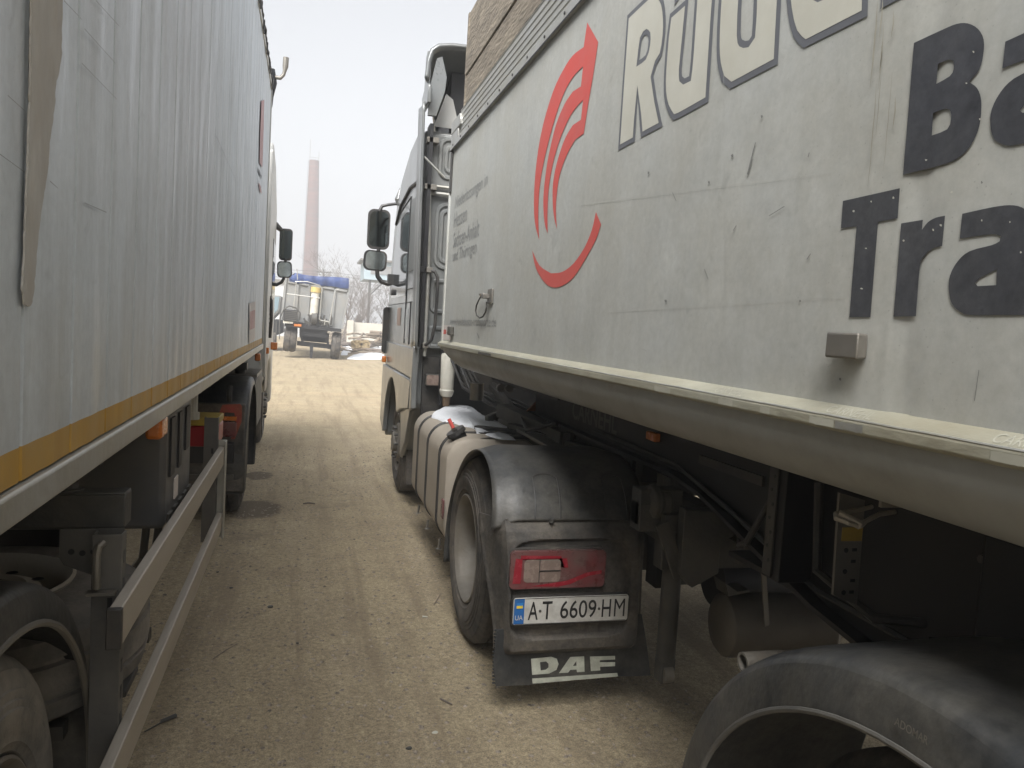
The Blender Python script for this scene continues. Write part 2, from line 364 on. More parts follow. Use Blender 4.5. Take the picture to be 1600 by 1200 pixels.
xs = rngs(-900,-100,100)+rngs(-100,-12,8)+rngs(-12,-1.2,.6)+rngs(-1.2,2.6,.045)+rngs(2.6,14,.6)+rngs(14,100,8)+rngs(100,901,100)+[900]
ys = rngs(-900,-100,100)+rngs(-100,-4,6)+rngs(-4,1.6,.3)+rngs(1.6,9,.05)+rngs(9,30,.3)+rngs(30,120,4)+rngs(120,901,60)+[900]
def gz(x, y):
    w = max(0, min(1, (14-abs(y-4))/6)) * max(0, min(1, (6-abs(x))/2))
    z = (noise.noise(Vector((x*.7,y*.5,0)))*.012 + noise.noise(Vector((x*3,y*3,5)))*.006 + noise.noise(Vector((x*9,y*9,1)))*.0035)*w
    if y > 12 and y < 200: z += noise.noise(Vector((x*.3,y*.2,9)))*.03*min(1,(y-12)/8)
    return z-.008
g = B(); V = [[g.bm.verts.new((x,y,gz(x,y))) for y in ys] for x in xs]
for i in range(len(xs)-1):
    for j in range(len(ys)-1): g.bm.faces.new((V[i][j],V[i+1][j],V[i+1][j+1],V[i][j+1]))
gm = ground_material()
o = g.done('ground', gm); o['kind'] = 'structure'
# loose gravel, nobody could count it
g = B()
def pebble(b, c, r, fl=.6):
    n = 5; ph = random.random()*6.28; top = b.bm.verts.new(c+Vector((0,0,r*fl))); ring = []
    for k in range(n):
        a = ph+k*2*math.pi/n; q = r*random.uniform(.7,1.15); ring.append(b.bm.verts.new(c+Vector((math.cos(a)*q, math.sin(a)*q, r*fl*random.uniform(.0,.35)))))
    for k in range(n): b.bm.faces.new((ring[k],ring[(k+1)%n],top))
m_grav = M('gravel', (.25,.21,.165), .9, 0, .85, 45)
for _ in range(11000):
    y = 1.5+random.random()**1.5*9; x = random.uniform(-.9, 1.9)
    pebble(g, Vector((x,y,gz(x,y)-.001)), random.choice((.003,.004,.004,.005,.006,.007,.011)) * (1.0+.06*y))
o = g.done('gravel', m_grav, flat=True); tag(o, 'small loose stones scattered over the packed dirt yard', None, kind='stuff'); o['category'] = 'gravel'
# ------------------------------------------------------------------ wheels
def wheel(parent, xo, y, z, r=.5, w=.30, side=-1, style='dish', dual=False, mt=None, mr=None):
    """outer face at xo, facing `side` (-1: towards -X)"""
    mt = mt or m_tyre; mr = mr or m_rim; s = -side
    # thing > part(wheel tyre) > rim
    T = B(); k = r/.5
    half = [(.035,.285*k),(.012,.30*k),(.006,.315*k),(.0015,.318*k),(.0005,.335*k),(-.0015,.338*k),(-.004,.385*k),(.001,.388*k),(.0,.402*k),(.005,.405*k),(.004,.425*k),(.009,.428*k),(.010,.44*k),(.020,.468*k),(.024,.47*k),(.03,.482*k),(.046,.496*k)]
    tread = []; cw = w-.092; ng = 4
    for i in range(ng):
        a = .046+cw*(i+.0)/ng; b = .046+cw*(i+1)/ng
        tread += [(a+.006,r),(b-.006,r)]
        if i < ng-1: tread += [(b-.004,r-.014),(b+.004,r-.014)]
    prof = half+tread+[(w-a,b) for a,b in reversed(half)]
    T.lathe((xo,y,z), [(a*s,b) for a,b in prof], 'x', 96)
    if dual: T.lathe((xo+s*(w+.03),y,z), [(a*s,b) for a,b in prof], 'x', 96)
    wh = T.done('wheel', mt, parent)
    Rm = B()
    if style == 'dish':      # deep concave rear rim
        pr = [(.036,.285*k),(.010,.292*k),(.006,.284*k),(.02,.272*k),(.035,.262*k),(.12,.25*k),(.165,.235*k),(.172,.15*k),(.165,.10*k),(.13,.095*k),(.12,.085*k),(.11,.03*k),(.11,.001)]
    else:                    # convex front rim
        pr = [(.036,.285*k),(.010,.292*k),(.006,.284*k),(.02,.272*k),(.05,.262*k),(.07,.25*k),(.055,.23*k),(.0,.18*k),(-.005,.14*k),(.005,.115*k),(-.03,.105*k),(-.045,.09*k),(-.05,.001)]
    Rm.lathe((xo,y,z), [(a*s,b) for a,b in pr], 'x', 64)
    rim = Rm.done('rim', mr, wh)
    Nn = B(); rb = .125*k if style == 'dish' else .155*k; xb = .155 if style == 'dish' else -.004
    for q in range(10):
        a = q*2*math.pi/10
        Nn.tube([(xo+s*xb, y+math.cos(a)*rb, z+math.sin(a)*rb),(xo+s*(xb-.035), y+math.cos(a)*rb, z+math.sin(a)*rb)], .014, 6)
    Nn.done('wheel_nut', m_steel, rim, split=True)
    Hh = B(); rh = .205*k; xh = .1695 if style == 'dish' else .022
    for q in range(10):
        a = (q+.5)*2*math.pi/10
        Hh.tube([(xo+s*(xh-.006), y+math.cos(a)*rh, z+math.sin(a)*rh),(xo+s*(xh+.02), y+math.cos(a)*rh, z+math.sin(a)*rh)], .022*k, 10)
    Hh.done('rim_hole', m_dark, rim, split=True)
    return wh
def arc_fender(name, mat, parent, prof_in, prof_out, x_lip, x_out, x_in, seg=None, lipmat=None, thick=.006):
    """prof_in: (y,z) at the lip, prof_out: (y,z) on the top surface; shoulder rolls between x_lip and x_out"""
    b = B(); n = len(prof_in)
    secs = [(0,x_lip),(.10,x_lip),(.4,x_lip+(x_out-x_lip)*.06),(.78,x_lip+(x_out-x_lip)*.16),(.93,x_lip+(x_out-x_lip)*.42),(1,x_out)]
    rows = []
    for i in range(n):
        a, c = Vector(prof_in[i]), Vector(prof_out[i]); row = []
        for t, x in secs:
            q = a+(c-a)*t; row.append(b.bm.verts.new((x,q.x,q.y)))
        for xx in (.35,.7,1): row.append(b.bm.verts.new((x_out+(x_in-x_out)*xx, c.x, c.y)))
        rows.append(row)
    for p, q in zip(rows, rows[1:]):
        for j in range(len(p)-1): b.bm.faces.new((p[j],p[j+1],q[j+1],q[j]))
    return b.done(name, mat, parent, solid=thick, sub=2)

# ================================================================== LEFT SEMI TRAILER
XL = -.43
LT = thing('semi_trailer', (-1.7, 2.0, 0), 'tall trailer on the left with silver ribbed aluminium side, ochre stripe and side guard rails', 'trailer')
LZ0, LZ1 = 1.413, 3.98
# slatted side wall: profile along Y (planks .27 m wide), extruded up
PL = .27; y_lo, y_hi = -3.0, 8.35
def slat_x(y):
    f = ((y-.02) % PL)/PL
    k = int(math.floor((y-.02)/PL)); h = math.sin(k*12.9898)*43758.5453; h -= math.floor(h)
    d = .0010*math.sin(f*2*math.pi*2+h*2)*(.3+h) + .0012*math.sin(f*math.pi)
    if f < .018 or f > .982: d -= .006
    return d
ysl = []
k = y_lo
while k < y_hi:
    base = k
    for f in (.0,.02,.06,.12,.2,.28,.36,.44,.52,.6,.68,.76,.84,.92,.97): ysl.append(.02 + (round((base-.02)/PL)+f)*PL)
    k += PL
ysl = [q for q in sorted(set(round(q,4) for q in ysl)) if y_lo <= q <= y_hi]
def slat_sheet(z0, z1, off, nz=14):
    b = B(); rows = []
    for q in ysl:
        row = []
        for j in range(nz+1):
            z = z0+(z1-z0)*j/nz
            w = .0014*noise.noise(Vector((q*1.7, z*1.1, 3.3)))
            row.append(b.bm.verts.new((XL+slat_x(q)+w+off, q, z)))
        rows.append(row)
    for p, r in zip(rows, rows[1:]):
        for j in range(nz): b.bm.faces.new((p[j],r[j],r[j+1],p[j+1]))
    return b
zs1 = 1.469
slat_sheet(zs1, LZ1, 0, 22).done('side_wall', m_slat, LT)
slat_sheet(LZ0, zs1, 0.0, 1).done('ochre_stripe', m_orange, LT)
b = B(); b.box(-2.98, XL-.03, y_lo, 8.32, LZ0-.02, LZ1-.02); b.done('body', m_slat, LT)
b = B(); b.box(XL-.09, XL+.014, y_lo, 8.38, 1.356, 1.409); b.done('floor_rail', m_alu, LT, bev=.006)
b = B(); b.box(XL-.06, XL+.010, 8.36, 8.42, 1.41, 3.99); b.done('corner_post', m_alu, LT, bev=.008)
b = B(); b.box(XL-.06, XL+.010, y_lo, 8.40, LZ1+.002, LZ1+.05); b.done('top_rail', m_alu, LT, bev=.005)
# black tarpaulin hem with folds along the top
b = B()
def hem(u, v):
    y = y_lo+u*(8.42-y_lo); a = v*math.pi*1.2-.3; rr = .034+.014*noise.noise(Vector((y*5,0,0)))+.006*noise.noise(Vector((y*20,2,0)))
    return (XL-.02+math.cos(a)*rr, y, LZ1+.075+math.sin(a)*rr)
b.grid(hem, 240, 8); b.done('tarpaulin_hem', m_black, LT, solid=.006)
b = B()
for i in range(16):
    y = .4+i*.52; b.box(XL+.012, XL+.022, y, y+.04, LZ1-.03, LZ1+.07)
b.done('tarpaulin_buckle', m_black, LT, split=True)
# tarp bow / crank at the front top corner
b = B(); b.tube([at(422,118,Y=8.5), at(431,121,Y=8.5), at(438,122,Y=8.5), at(443,117,Y=8.5), at(444.5,112,Y=8.5), at(446,104,Y=8.5), at(447,90,Y=8.5)], [.022,.02,.02,.018,.018,.03,.03], 10)
b.done('tarpaulin_crank', m_galv, LT)
b = B(); b.tube([at(424,108,Y=8.5), at(425,130,Y=8.5), at(424,152,Y=8.5)], [.035,.05,.02], 8)
b.tube([at(427,148,Y=8.5), at(425,165,Y=8.5), at(420,185,Y=8.5)], .006, 6)
b.done('tarpaulin_rope', m_dark, LT)
# beige sealant smear
def onL(x, y): return (0,0)
gl = [(48,-60),(96,-60),(94,60),(90,110),(84,140),(82,172),(76,215),(72,262),(66,300),(60,345),(54,400),(50,455),(47,474),(42,479),(35,475),(33,440),(36,380),(38,320),(41,250),(43,170),(45,110),(46,40)]
def toL(off): return lambda u, v: at(u,v,X=XL+off)
b = B(); L3 = smooth_loop(gl, 6); L3 = [(x+1.6*noise.noise(Vector((x*.05,y*.06,1)))+1.2*noise.noise(Vector((x*.2,y*.2,4))), y) for x, y in L3]
mk = mark('sealant_smear', [L3], m_glue, LT, toL(.0060)); md = mk.modifiers.new('s','SOLIDIFY'); md.thickness = .003
# scratches
m_scr = M('scratch_metal', (.26,.27,.27), .4, .6)
for x0,y0,x1,y1 in ((128,98,182,154),(132,44,180,98),(100,0,128,30),(132,316,166,331),(78,282,90,293),(0,240,38,268),(12,148,38,172),(150,0,186,40),(338,212,372,290)):
    mark('scratch', [[(x0,y0),(x1,y1),(x1+.6,y1+1.6),(x0,y0+1.8)]], m_scr, LT, toL(.0078))
# red markings and label at the far end
mark('red_marking', [[(408.5,158),(413,156),(412,200),(410,262),(405.5,255),(406.5,210)]], m_pink, LT, toL(.009))
mark('red_marking', [[(404,284),(408,292),(409,303),(406,299)]], m_pink, LT, toL(.009))
mark('grey_marking', [[(404,262),(409,275),(409,280),(404,268)]], m_grey, LT, toL(.009))
mark('label', [[(389.5,474),(399.5,471),(398.5,529),(389,537)]], m_stick, LT, toL(.008))
mark('label_print', [[(390.5,487),(398.6,484),(398,512),(390.2,516)]], m_pink, LT, toL(.0095))
# chassis underneath
b = B(); b.box(-2.9, -.62, y_lo, 8.2, 1.28, 1.354); b.done('floor_beams', m_dark, LT)
for xx in (-1.30, -2.15):
    b = B(); b.box(xx-.06, xx+.06, y_lo, 8.0, .98, 1.278); b.done('chassis_rail', m_dark, LT, bev=.004)
b = B()
for yy in rngs(-2.5, 8.0, .45): b.box(-2.85, -.58, yy, yy+.05, 1.22, 1.352)
b.done('cross_bearer', m_dark, LT, split=True)
# cross beam carrying the guard post
b = B(); b.box(-1.25, -.455, 2.26, 2.34, 1.10, 1.19); b.box(-1.25,-.455,2.262,2.335,1.19,1.196); b.done('guard_bracket_beam', m_steel, LT, bev=.006)
b = B(); b.tube([(-.60,2.30,1.197),(-.60,2.30,1.215)], .02, 6); b.tube([(-.60,2.30,1.193),(-.60,2.30,1.2)], .034, 16); b.done('bolt', m_post, LT)
b = B(); b.prism([(-.612,1.10),(-.455,1.10),(-.455,.965),(-.515,.965),(-.60,1.00),(-.612,1.02)], 'y', 2.255, 2.263); b.done('bracket_plate', m_post, LT)
b = B()
for hx, hz in ((-.583,1.037),(-.556,1.033),(-.529,1.036)): b.tube([(hx,2.2535,hz),(hx,2.2555,hz)], .008, 12)
b.done('bracket_hole', m_dark, LT, split=True)
# guard posts
def gpost(y, zt=1.12, zb=.42, holes=True):
    b = B(); b.prism([(-.518,y+.05),(-.518,y),(-.445,y),(-.445,y+.05),(-.450,y+.05),(-.450,y+.006),(-.513,y+.006),(-.513,y+.05)], 'z', zb, zt)
    p = b.done('guard_post', m_post, LT, bev=.002)
    if holes:
        b = B()
        for i in range(9):
            z = zt-.06-i*.075; b.box(-.4449, -.4440, y+.016, y+.032, z-.022, z+.012)
        b.tube([(-.462,y-.001,zt-.22),(-.462,y-.003,zt-.22)], .013, 14)
        b.box(-.478,-.466,y-.002,y-.0005,zt-.20,zt-.17)
        b.done('slot', m_dark, p, split=True)
    return p
gp = gpost(2.19, 1.10)
b = B(); b.tube([(-.50,2.185,.965),(-.50,2.17,.965),(-.50,2.165,1.0),(-.50,2.165,1.055),(-.497,2.17,1.075),(-.49,2.185,1.08)], .010, 8); b.box(-.525,-.455,2.160,2.19,.945,.953); b.done('locking_pin', m_galv, gp)
gpost(4.5, 1.12, .42)
# rails
for zt, ys_, nm in ((.954, 2.05, 'a'), (.576, 1.72, 'b')):
    b = B(); b.box(-.444, -.412, ys_, 4.55, zt-.10, zt); r_ = b.done('guard_rail', m_rail, LT, bev=.004)
    b = B(); b.box(-.446, -.410, ys_-.02, ys_-.0005, zt-.102, zt+.002); b.done('rail_end_cap', m_black, r_, bev=.003)
b = B(); b.box(-.411, -.401, 4.52, 4.56, .43, .985); b.box(-.450,-.400,4.552,4.562,.43,.99); b.done('guard_end_strip', m_alu, LT, bev=.003)
# fender and wheel at the near left
FLX = -.53
pin, pout = [], []
for i in range(49):
    a = R_(-25+215*i/48); cy, cz = 1.60, .40
    pin.append((cy+.67*math.cos(a), cz+.645*math.sin(a))); pout.append((cy+.76*math.cos(a), cz+.735*math.sin(a)))
fl = arc_fender('fender', m_fend, LT, pin, pout, FLX, FLX-.07, FLX-.62)
b = B(); b.tube([(FLX, p[0]+.000, p[1]) for p in pin], .009, 8); b.done('fender_lip', m_galv, fl)
wheel(LT, -.56, 1.65, .485, .49, .36, side=1, style='bulge', mt=m_tyreg)
# spare wheel lying flat in its carrier
b = B(); sc = (-.95, 2.60, .69)
prof = [(-.15,.28),(-.155,.36),(-.14,.44),(-.11,.485),(-.06,.497),(-.055,.485),(-.045,.485),(-.04,.5),(.04,.5),(.045,.485),(.055,.485),(.06,.497),(.11,.485),(.14,.44),(.155,.36),(.15,.28)]
b.lathe(sc, prof, 'z', 72); sp = b.done('spare_wheel', m_tyreg, LT)
b = B(); b.lathe(sc, [(.15,.28),(.16,.285),(.165,.275),(.13,.255),(.06,.24),(.05,.225),(.12,.19),(.135,.15),(.125,.13),(.02,.125)], 'z', 64); b.done('rim', m_riml, sp)
b = B()
for q in range(10):
    a = q*.6283; b.lathe((sc[0]+.19*math.cos(a), sc[1]+.19*math.sin(a), sc[2]+.122), [(0,.001),(.004,.018)], 'z', 12)
b.done('rim_hole', m_dark, sp, split=True)
b = B(); b.beam((-1.3,2.95,.52),(-.5,2.95,.52),.05,.04); b.beam((-1.3,2.3,.52),(-.6,2.3,.52),.05,.04); b.done('spare_wheel_carrier', m_steel, LT, split=True)
b = B(); b.box(-2.4,-.72,3.20,3.26,.55,1.27); b.done('gap_blocker_plate', m_dark, LT, bev=.01)  # added dark plate, hides bright ground seen through the underbody gap
# side marker lamp, toolbox, legs
p0 = at(258,667,X=XL)
b = B(); b.box(XL-.05, XL+.0, p0.y-.06, p0.y+.06, p0.z-.035, p0.z+.035); b.done('side_marker_lamp', m_amber, LT, bev=.012, seg=3)
b = B(); b.box(XL-.03, XL-.01, p0.y-.03, p0.y+.03, p0.z+.03, 1.36); b.done('lamp_bracket', m_dark, LT)
b = B(); b.box(-1.0, -.47, 2.98, 3.62, .90, 1.33); tb = b.done('toolbox', M('toolbox_plastic', (.09,.092,.095), .5, 0, .1, 6, dirt=(.14,.125,.10), damt=.5), LT, bev=.02)
b = B(); b.box(-.469,-.462,3.05,3.14,1.08,1.30); b.box(-.469,-.462,3.24,3.31,1.08,1.30); b.box(-.469,-.462,3.42,3.52,1.12,1.30); b.done('toolbox_recess', m_dark, tb, split=True)
b = B()
for i in range(5): b.box(-.469,-.458,3.03+i*.12,3.10+i*.12,.905,.945)
b.done('toolbox_rib', m_steel, tb, split=True)
b = B(); b.box(-.469,-.464,3.17,3.25,.97,1.05); b.done('toolbox_label', m_stick, tb)
b = B(); b.tube([(-.72,4.05,1.34),(-.72,4.05,1.0),(-.72,4.05,.92)], [.18,.18,.12], 20); b.done('air_reservoir', m_black, LT)
for xx in (-.78, -2.5):
    b = B(); b.box(xx-.07, xx+.07, 3.33, 3.47, .42, 1.27); b.box(xx-.05, xx+.05, 3.35, 3.45, .16, .42); b.box(xx-.14,xx+.14,3.28,3.52,.13,.16)
    b.done('landing_leg', m_steel, LT, bev=.006, split=True)
b = B(); b.box(-2.2,-.8,3.36,3.42,.62,.68); b.done('leg_brace', m_steel, LT)
b = B(); b.box(-.86,-.47,4.72,5.05,.92,1.04); rb = b.done('red_storage_box', m_redpl, LT, bev=.012)
b = B(); b.box(-.86,-.468,4.72,5.04,1.042,1.085); b.done('box_lid', M('dull_yellow_lid',(.38,.27,.04),.6,0,.2,12), rb, bev=.008)
b = B(); b.tube([(-.60,4.65,1.34),(-.60,4.65,1.10)], .028, 10); b.tube([(-.60,4.65,1.09),(-.60,4.65,1.13)],.04,10); b.done('coupling', m_can, LT)
b = B()
for q, (dz, dx) in enumerate(((0,0),(.05,-.05),(.1,-.1))):
    b.tube([(-.62+dx,3.6,1.0+dz*.3),(-.60+dx,4.2,.94+dz*.3),(-.56+dx,3.9,.86),(-.55+dx,3.68,.76),(-.56+dx,3.66,.60),(-.62+dx,3.8,.50),(-.7+dx,4.4,.45)][:6], .018, 8)
b.done('hose', m_black, LT, split=True)
for yy in (7.6,):
    b = B(); b.box(-.45,-.40,yy,yy+.08,1.27,1.34); b.done('side_marker_lamp', m_amber, LT, bev=.01)

# ================================================================== LEFT TRACTOR UNIT
LC = thing('tractor_unit', (-1.7, 8.5, 0), 'white cabbed tractor unit pulling the silver ribbed trailer on the left', 'truck')
def cab_side(parent, x0, x1, pts, mat, nm='cab', bev=.05):
    b = B(); b.prism(pts, 'x', x0, x1); return b.done(nm, mat, parent, bev=bev, seg=3)
cabp = [(9.15,.95),(9.15,3.45),(9.7,3.75),(10.6,3.6),(11.3,3.2),(11.65,2.0),(11.7,.5),(11.5,.45),(11.42,.8),(11.15,1.08),(10.75,1.15),(10.35,1.08),(10.1,.8),(9.95,.75)]
LCAB = cab_side(LC, -.445, -2.93, cabp, m_white)
b = B(); b.prism([(9.0,1.35),(9.0,3.5),(9.14,3.55),(9.14,1.0)], 'x', -.455, -.42); b.done('side_deflector', m_white, LCAB, bev=.01)
b = B(); b.prism([(10.5,1.95),(10.5,2.7),(11.2,2.65),(11.45,1.95)], 'x', -.443, -.438); b.done('side_window', m_glass, LCAB)
b = B(); b.box(-.443,-.43,9.3,9.9,.82,1.25); b.done('side_skirt', m_galv, LCAB, bev=.02)
wheel(LC, -.50, 10.75, .5, .5, .30, side=1, style='bulge')
wheel(LC, -.47, 7.0, .5, .5, .28, side=1, style='dish', dual=True)
# rear mudguard of the left tractor
pin = [(7.0+.62*math.cos(R_(a)), .5+.6*math.sin(R_(a))) for a in range(-20,201,10)]
pout = [(7.0+.68*math.cos(R_(a)), .5+.67*math.sin(R_(a))) for a in range(-20,201,10)]
rf = arc_fender('rear_mudguard', m_fend, LC, pin, pout, -.415, -.47, -1.05)
b = B(); b.box(-1.05,-.43,6.33,6.36,.30,1.0); b.done('mudguard_back_panel', m_fendd, rf, bev=.01)
b = B(); b.box(-.97,-.49,6.30,6.327,.74,.86); tl = b.done('tail_lamp', m_lred, LC, bev=.01)
b = B(); b.box(-.97,-.49,6.297,6.327,.87,.90); b.done('amber_section', m_amber, tl)
b = B()
b.prism([(-.66,.80),(-.60,.99),(-.47,1.0),(-.455,.98),(-.455,.86),(-.50,.72),(-.53,.72),(-.50,.87),(-.51,.93),(-.58,.93),(-.60,.80)], 'y', 6.322, 6.327); b.done('red_reflective_tape', M('dusty_red_tape',(.30,.05,.04),.6,0,.3,12,dirt=(.22,.14,.05),damt=.6,dscale=9), LC)
b = B(); b.box(-.88,-.50,6.31,6.327,.40,.44); b.box(-.88,-.5,6.31,6.327,.50,.53); b.done('mudguard_step', m_steel, rf, split=True)
b = B(); b.tube([(-.55,6.32,1.02),(-.55,6.30,1.06),(-.55,6.32,1.14)], .022, 8); b.done('rubber_latch', m_black, rf)
b = B(); b.box(-1.1,-.44,7.75,8.9,.55,1.10); tk = b.done('battery_box', m_steel, LC, bev=.03)
b = B(); b.box(-1.0,-.43,7.72,8.6,1.105,1.13)
for i in range(7): b.box(-1.0,-.43,7.75+i*.12,7.81+i*.12,1.131,1.139)
b.done('step_plate', m_galv, tk)
b = B(); b.box(-.62,-.50,7.35,7.5,1.20,1.26); b.tube([(-.56,7.42,1.16),(-.56,7.42,1.22)],.05,12); b.done('filler_cap', m_black, LC)
b = B(); b.box(-2.3,-1.1,5.8,9.1,.80,1.05); b.done('chassis_frame', m_dark, LC)
b = B(); b.box(-2.9,-.5,6.2,6.3,.55,.7); b.done('rear_crossmember', m_dark, LC)
b = B(); b.box(-.44,-.40,9.35,9.45,1.26,1.33); b.done('side_marker_lamp', m_amber, LC, bev=.008)
def rrect(w, h, r, n=6):
    return [(sx*(w/2-r)+r*math.cos(R_(a0+90*k/n)), sz*(h/2-r)+r*math.sin(R_(a0+90*k/n))) for sx, sz, a0 in ((1,1,0),(-1,1,90),(-1,-1,180),(1,-1,270)) for k in range(n+1)]
def mirror(parent, c, w, h, d, name='mirror', tilt=0):
    gm_ = m_mirr2 if h < .3 else m_mirr
    c = Vector(c); b = B(); r = min(w,h)*.28
    secs = [(0,1.0,0),(.03,1.02,0),(d*.6,.95,0),(d,.65,0)]
    rows = []
    for dy, s, _ in secs:
        rows.append([b.bm.verts.new(c+Vector((x*s, dy, z*s))) for x, z in rrect(w,h,r)])
    n = len(rows[0])
    for p, q in zip(rows, rows[1:]):
        for i in range(n): b.bm.faces.new((p[i],p[(i+1)%n],q[(i+1)%n],q[i]))
    b.bm.faces.new(rows[0]); b.bm.faces.new(rows[-1][::-1])
    for v in b.bm.verts: v.co = c+Matrix.Rotation(R_(tilt),3,'Y')@(v.co-c)
    hs_ = b.done(name, m_black, parent)
    b = B(); b.bm.faces.new([b.bm.verts.new(c+Matrix.Rotation(R_(tilt),3,'Y')@Vector((x*.84,-.004,z*.88))) for x, z in rrect(w,h,r)])
    b.done('mirror_glass', gm_, hs_); return hs_
YM = 11.4
mirror(LCAB, at(446.5,382,Y=YM), .175, .44, .10)
mirror(LCAB, at(444.5,421,Y=YM), .20, .23, .10, tilt=-3)
b = B(); b.tube([at(419,345,Y=YM)+Vector((-.05,0,0)), at(424,347,Y=YM), at(431,352,Y=YM), at(440,360,Y=YM)], [.03,.05,.045,.03], 8)
b.tube([at(446,404,Y=YM), at(446,410,Y=YM)], .02, 8)
b.tube([at(444,434,Y=YM), at(440,441,Y=YM), at(432,445,Y=YM), at(418,441,Y=YM)], [.02,.022,.025,.03], 8)
b.tube([at(421,441,Y=YM)+Vector((.02,0,-.07)), at(421,441,Y=YM)+Vector((.02,0,.07))], .055, 10)
b.done('mirror_arm', m_black, LCAB, split=True)
b = B(); b.tube([at(421,463,Y=10.2), at(424,470,Y=10.2), at(424,500,Y=10.2), at(421.5,528,Y=10.2)], .02, 8)
for q in range(8): b.tube([at(420,470+q*7,Y=10.2), at(424,470+q*7,Y=10.2)], .012, 6)
b.done('side_grille', m_black, LCAB)
b = B(); pp = at(422,540,Y=11.0); b.box(-.45,-.36,10.9,11.0,pp.z-.05,pp.z+.05); b.done('indicator_lamp', m_amber, LCAB, bev=.01)

# ================================================================== RIGHT TIPPER TRAILER
XR = .97; XRR = 3.5; YF = 5.58
RT = thing('tipper_trailer', (2.2, 1.0, 0), 'grey tipper trailer on the right with a red arc logo and big dark lettering', 'trailer')
b = B(); Z0, Z1 = 1.56, 2.955
def wallR(u, v):
    y = -3+u*(YF+3); z = Z0+v*(Z1-Z0)
    d = .0012+.0007*noise.noise(Vector((y*.9,z*1.1,0)))+.0004*noise.noise(Vector((y*3,z*2.5,4)))
    # vertical weld crease
    yc = 1.06; d += .004*math.exp(-((y-yc)/.010)**2) + .003*math.exp(-((y-yc-.03)/.012)**2)
    return (XR+d, y, z)
# dense along Y near the crease
b.grid(wallR, 420, 24); b.done('side_wall', m_wallR, RT)
b = B(); b.box(XR+.012, XRR, -3, YF-.004, Z0-.0, Z1-.01); b.done('body', m_wallR, RT)
# lower ledge: sloped lip (cap) and vertical face
b = B(); b.prism([(XR+.003,1.600),(XR-.027,1.580),(XR-.031,1.576),(XR-.031,1.556),(XR-.024,1.551),(XR+.03,1.551),(XR+.03,1.600)], 'y', -3, YF+.01)
b.done('ledge', m_ledge, RT, bev=.003)
b = B(); b.tube([(XR-.028, y, 1.5785+.0015*noise.noise(Vector((y*12,0,0)))) for y in rngs(-1,YF,.06)], .0028, 6); b.done('ledge_bead', m_alu, RT)
# scuffs on the ledge
for (x0,x1,c) in ((1020,1045,m_scuff),(1120,1142,m_scuff),(1262,1300,m_scuff),(1302,1345,m_alu),(1545,1600,m_scuff),(745,765,m_steel),(1185,1200,m_scuff)):
    ya, yb = at(x0,600+.18*(x0-900),X=XR-.034).y, at(x1,600+.18*(x1-900),X=XR-.034).y
    yl, yh = min(ya,yb), max(ya,yb); n = 10; pts = [(yl+(yh-yl)*i/n, 1.572+.003*noise.noise(Vector((yl*7+i*1.3,0,0)))) for i in range(n+1)]
    lo = [(q, 1.558+.003*noise.noise(Vector((yl*9+i*2.1,3,0)))) for i, (q,_) in enumerate(pts)]
    mark('ledge_scuff', [pts+lo[::-1]], c, RT, lambda u, v: Vector((XR-.0318,u,v)))
# round lower tube + floor + front curve
b = B(); cyz = []
rt = .135; cx, cz_ = XR-.018+rt, 1.553
for k in range(13):
    a = R_(180+ (150*k/12)); cyz.append((cx+rt*math.cos(a), cz_+rt*math.sin(a)))
prof = cyz+[(cx+.25,1.47),(XRR-.3,1.47)]
def hull(u, v):
    i = min(int(v*(len(prof)-1)), len(prof)-2); f = v*(len(prof)-1)-i; p = Vector(prof[i])*(1-f)+Vector(prof[i+1])*f
    y = -3+u*(YF-.04+3)
    # the front end of the tube rolls upward
    t = max(0, min(1, (y-(YF-.55))/.5)); up = (1-math.sqrt(max(0,1-t*t)))
    z = p.y+(1.548-p.y)*up
    z += .0015*noise.noise(Vector((y*2,v*9,0)))
    return (p.x, y, z)
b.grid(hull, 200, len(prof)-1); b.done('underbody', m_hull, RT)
b = B(); b.box(XR-.01, XRR, YF-.03, YF+.005, 1.53, 2.96); b.done('front_wall', m_wallR, RT, bev=.004)
# drips of dirt under the ledge
# top rail and upper extension
b = B(); b.box(XR-.018, XR+.05, -3, YF+.01, Z1+.000, Z1+.045); b.done('top_rail', m_alu, RT, bev=.004)
b = B(); b.box(XR-.0195, XR-.018, -3, YF+.01, Z1-.004, Z1+.003); b.done('rail_seal', m_dark, RT)
b = B()
for i in range(30):
    y = YF-.12-i*.27; b.tube([(XR-.0175,y,Z1+.024),(XR-.0215,y,Z1+.024)], .007, 8)
b.done('rivet', m_dark, RT, split=True)
b = B(); pr = [(XR+.000,Z1+.046)]
for i in range(5): z = Z1+.05+i*.036; pr += [(XR+.000,z),(XR+.004,z+.004),(XR+.004,z+.028),(XR+.0,z+.033)]
zt = Z1+.05+5*.036
pr += [(XR,zt),(XR+.06,zt),(XR+.06,Z1+.046)]
b.prism(pr, 'y', -3, YF-.25); b.done('extension_board', m_alu, RT)
b = B(); b.box(XR-.012, XR+.06, YF-.245, YF+.01, Z1+.047, Z1+.12); b.prism([(YF-.33,Z1+.16),(YF-.30,Z1+.20),(YF+.012,Z1+.20),(YF+.012,Z1+.12),(YF-.33,Z1+.12)], 'x', XR-.014, XR+.05)
b.done('corner_bracket', m_alu, RT, bev=.006)
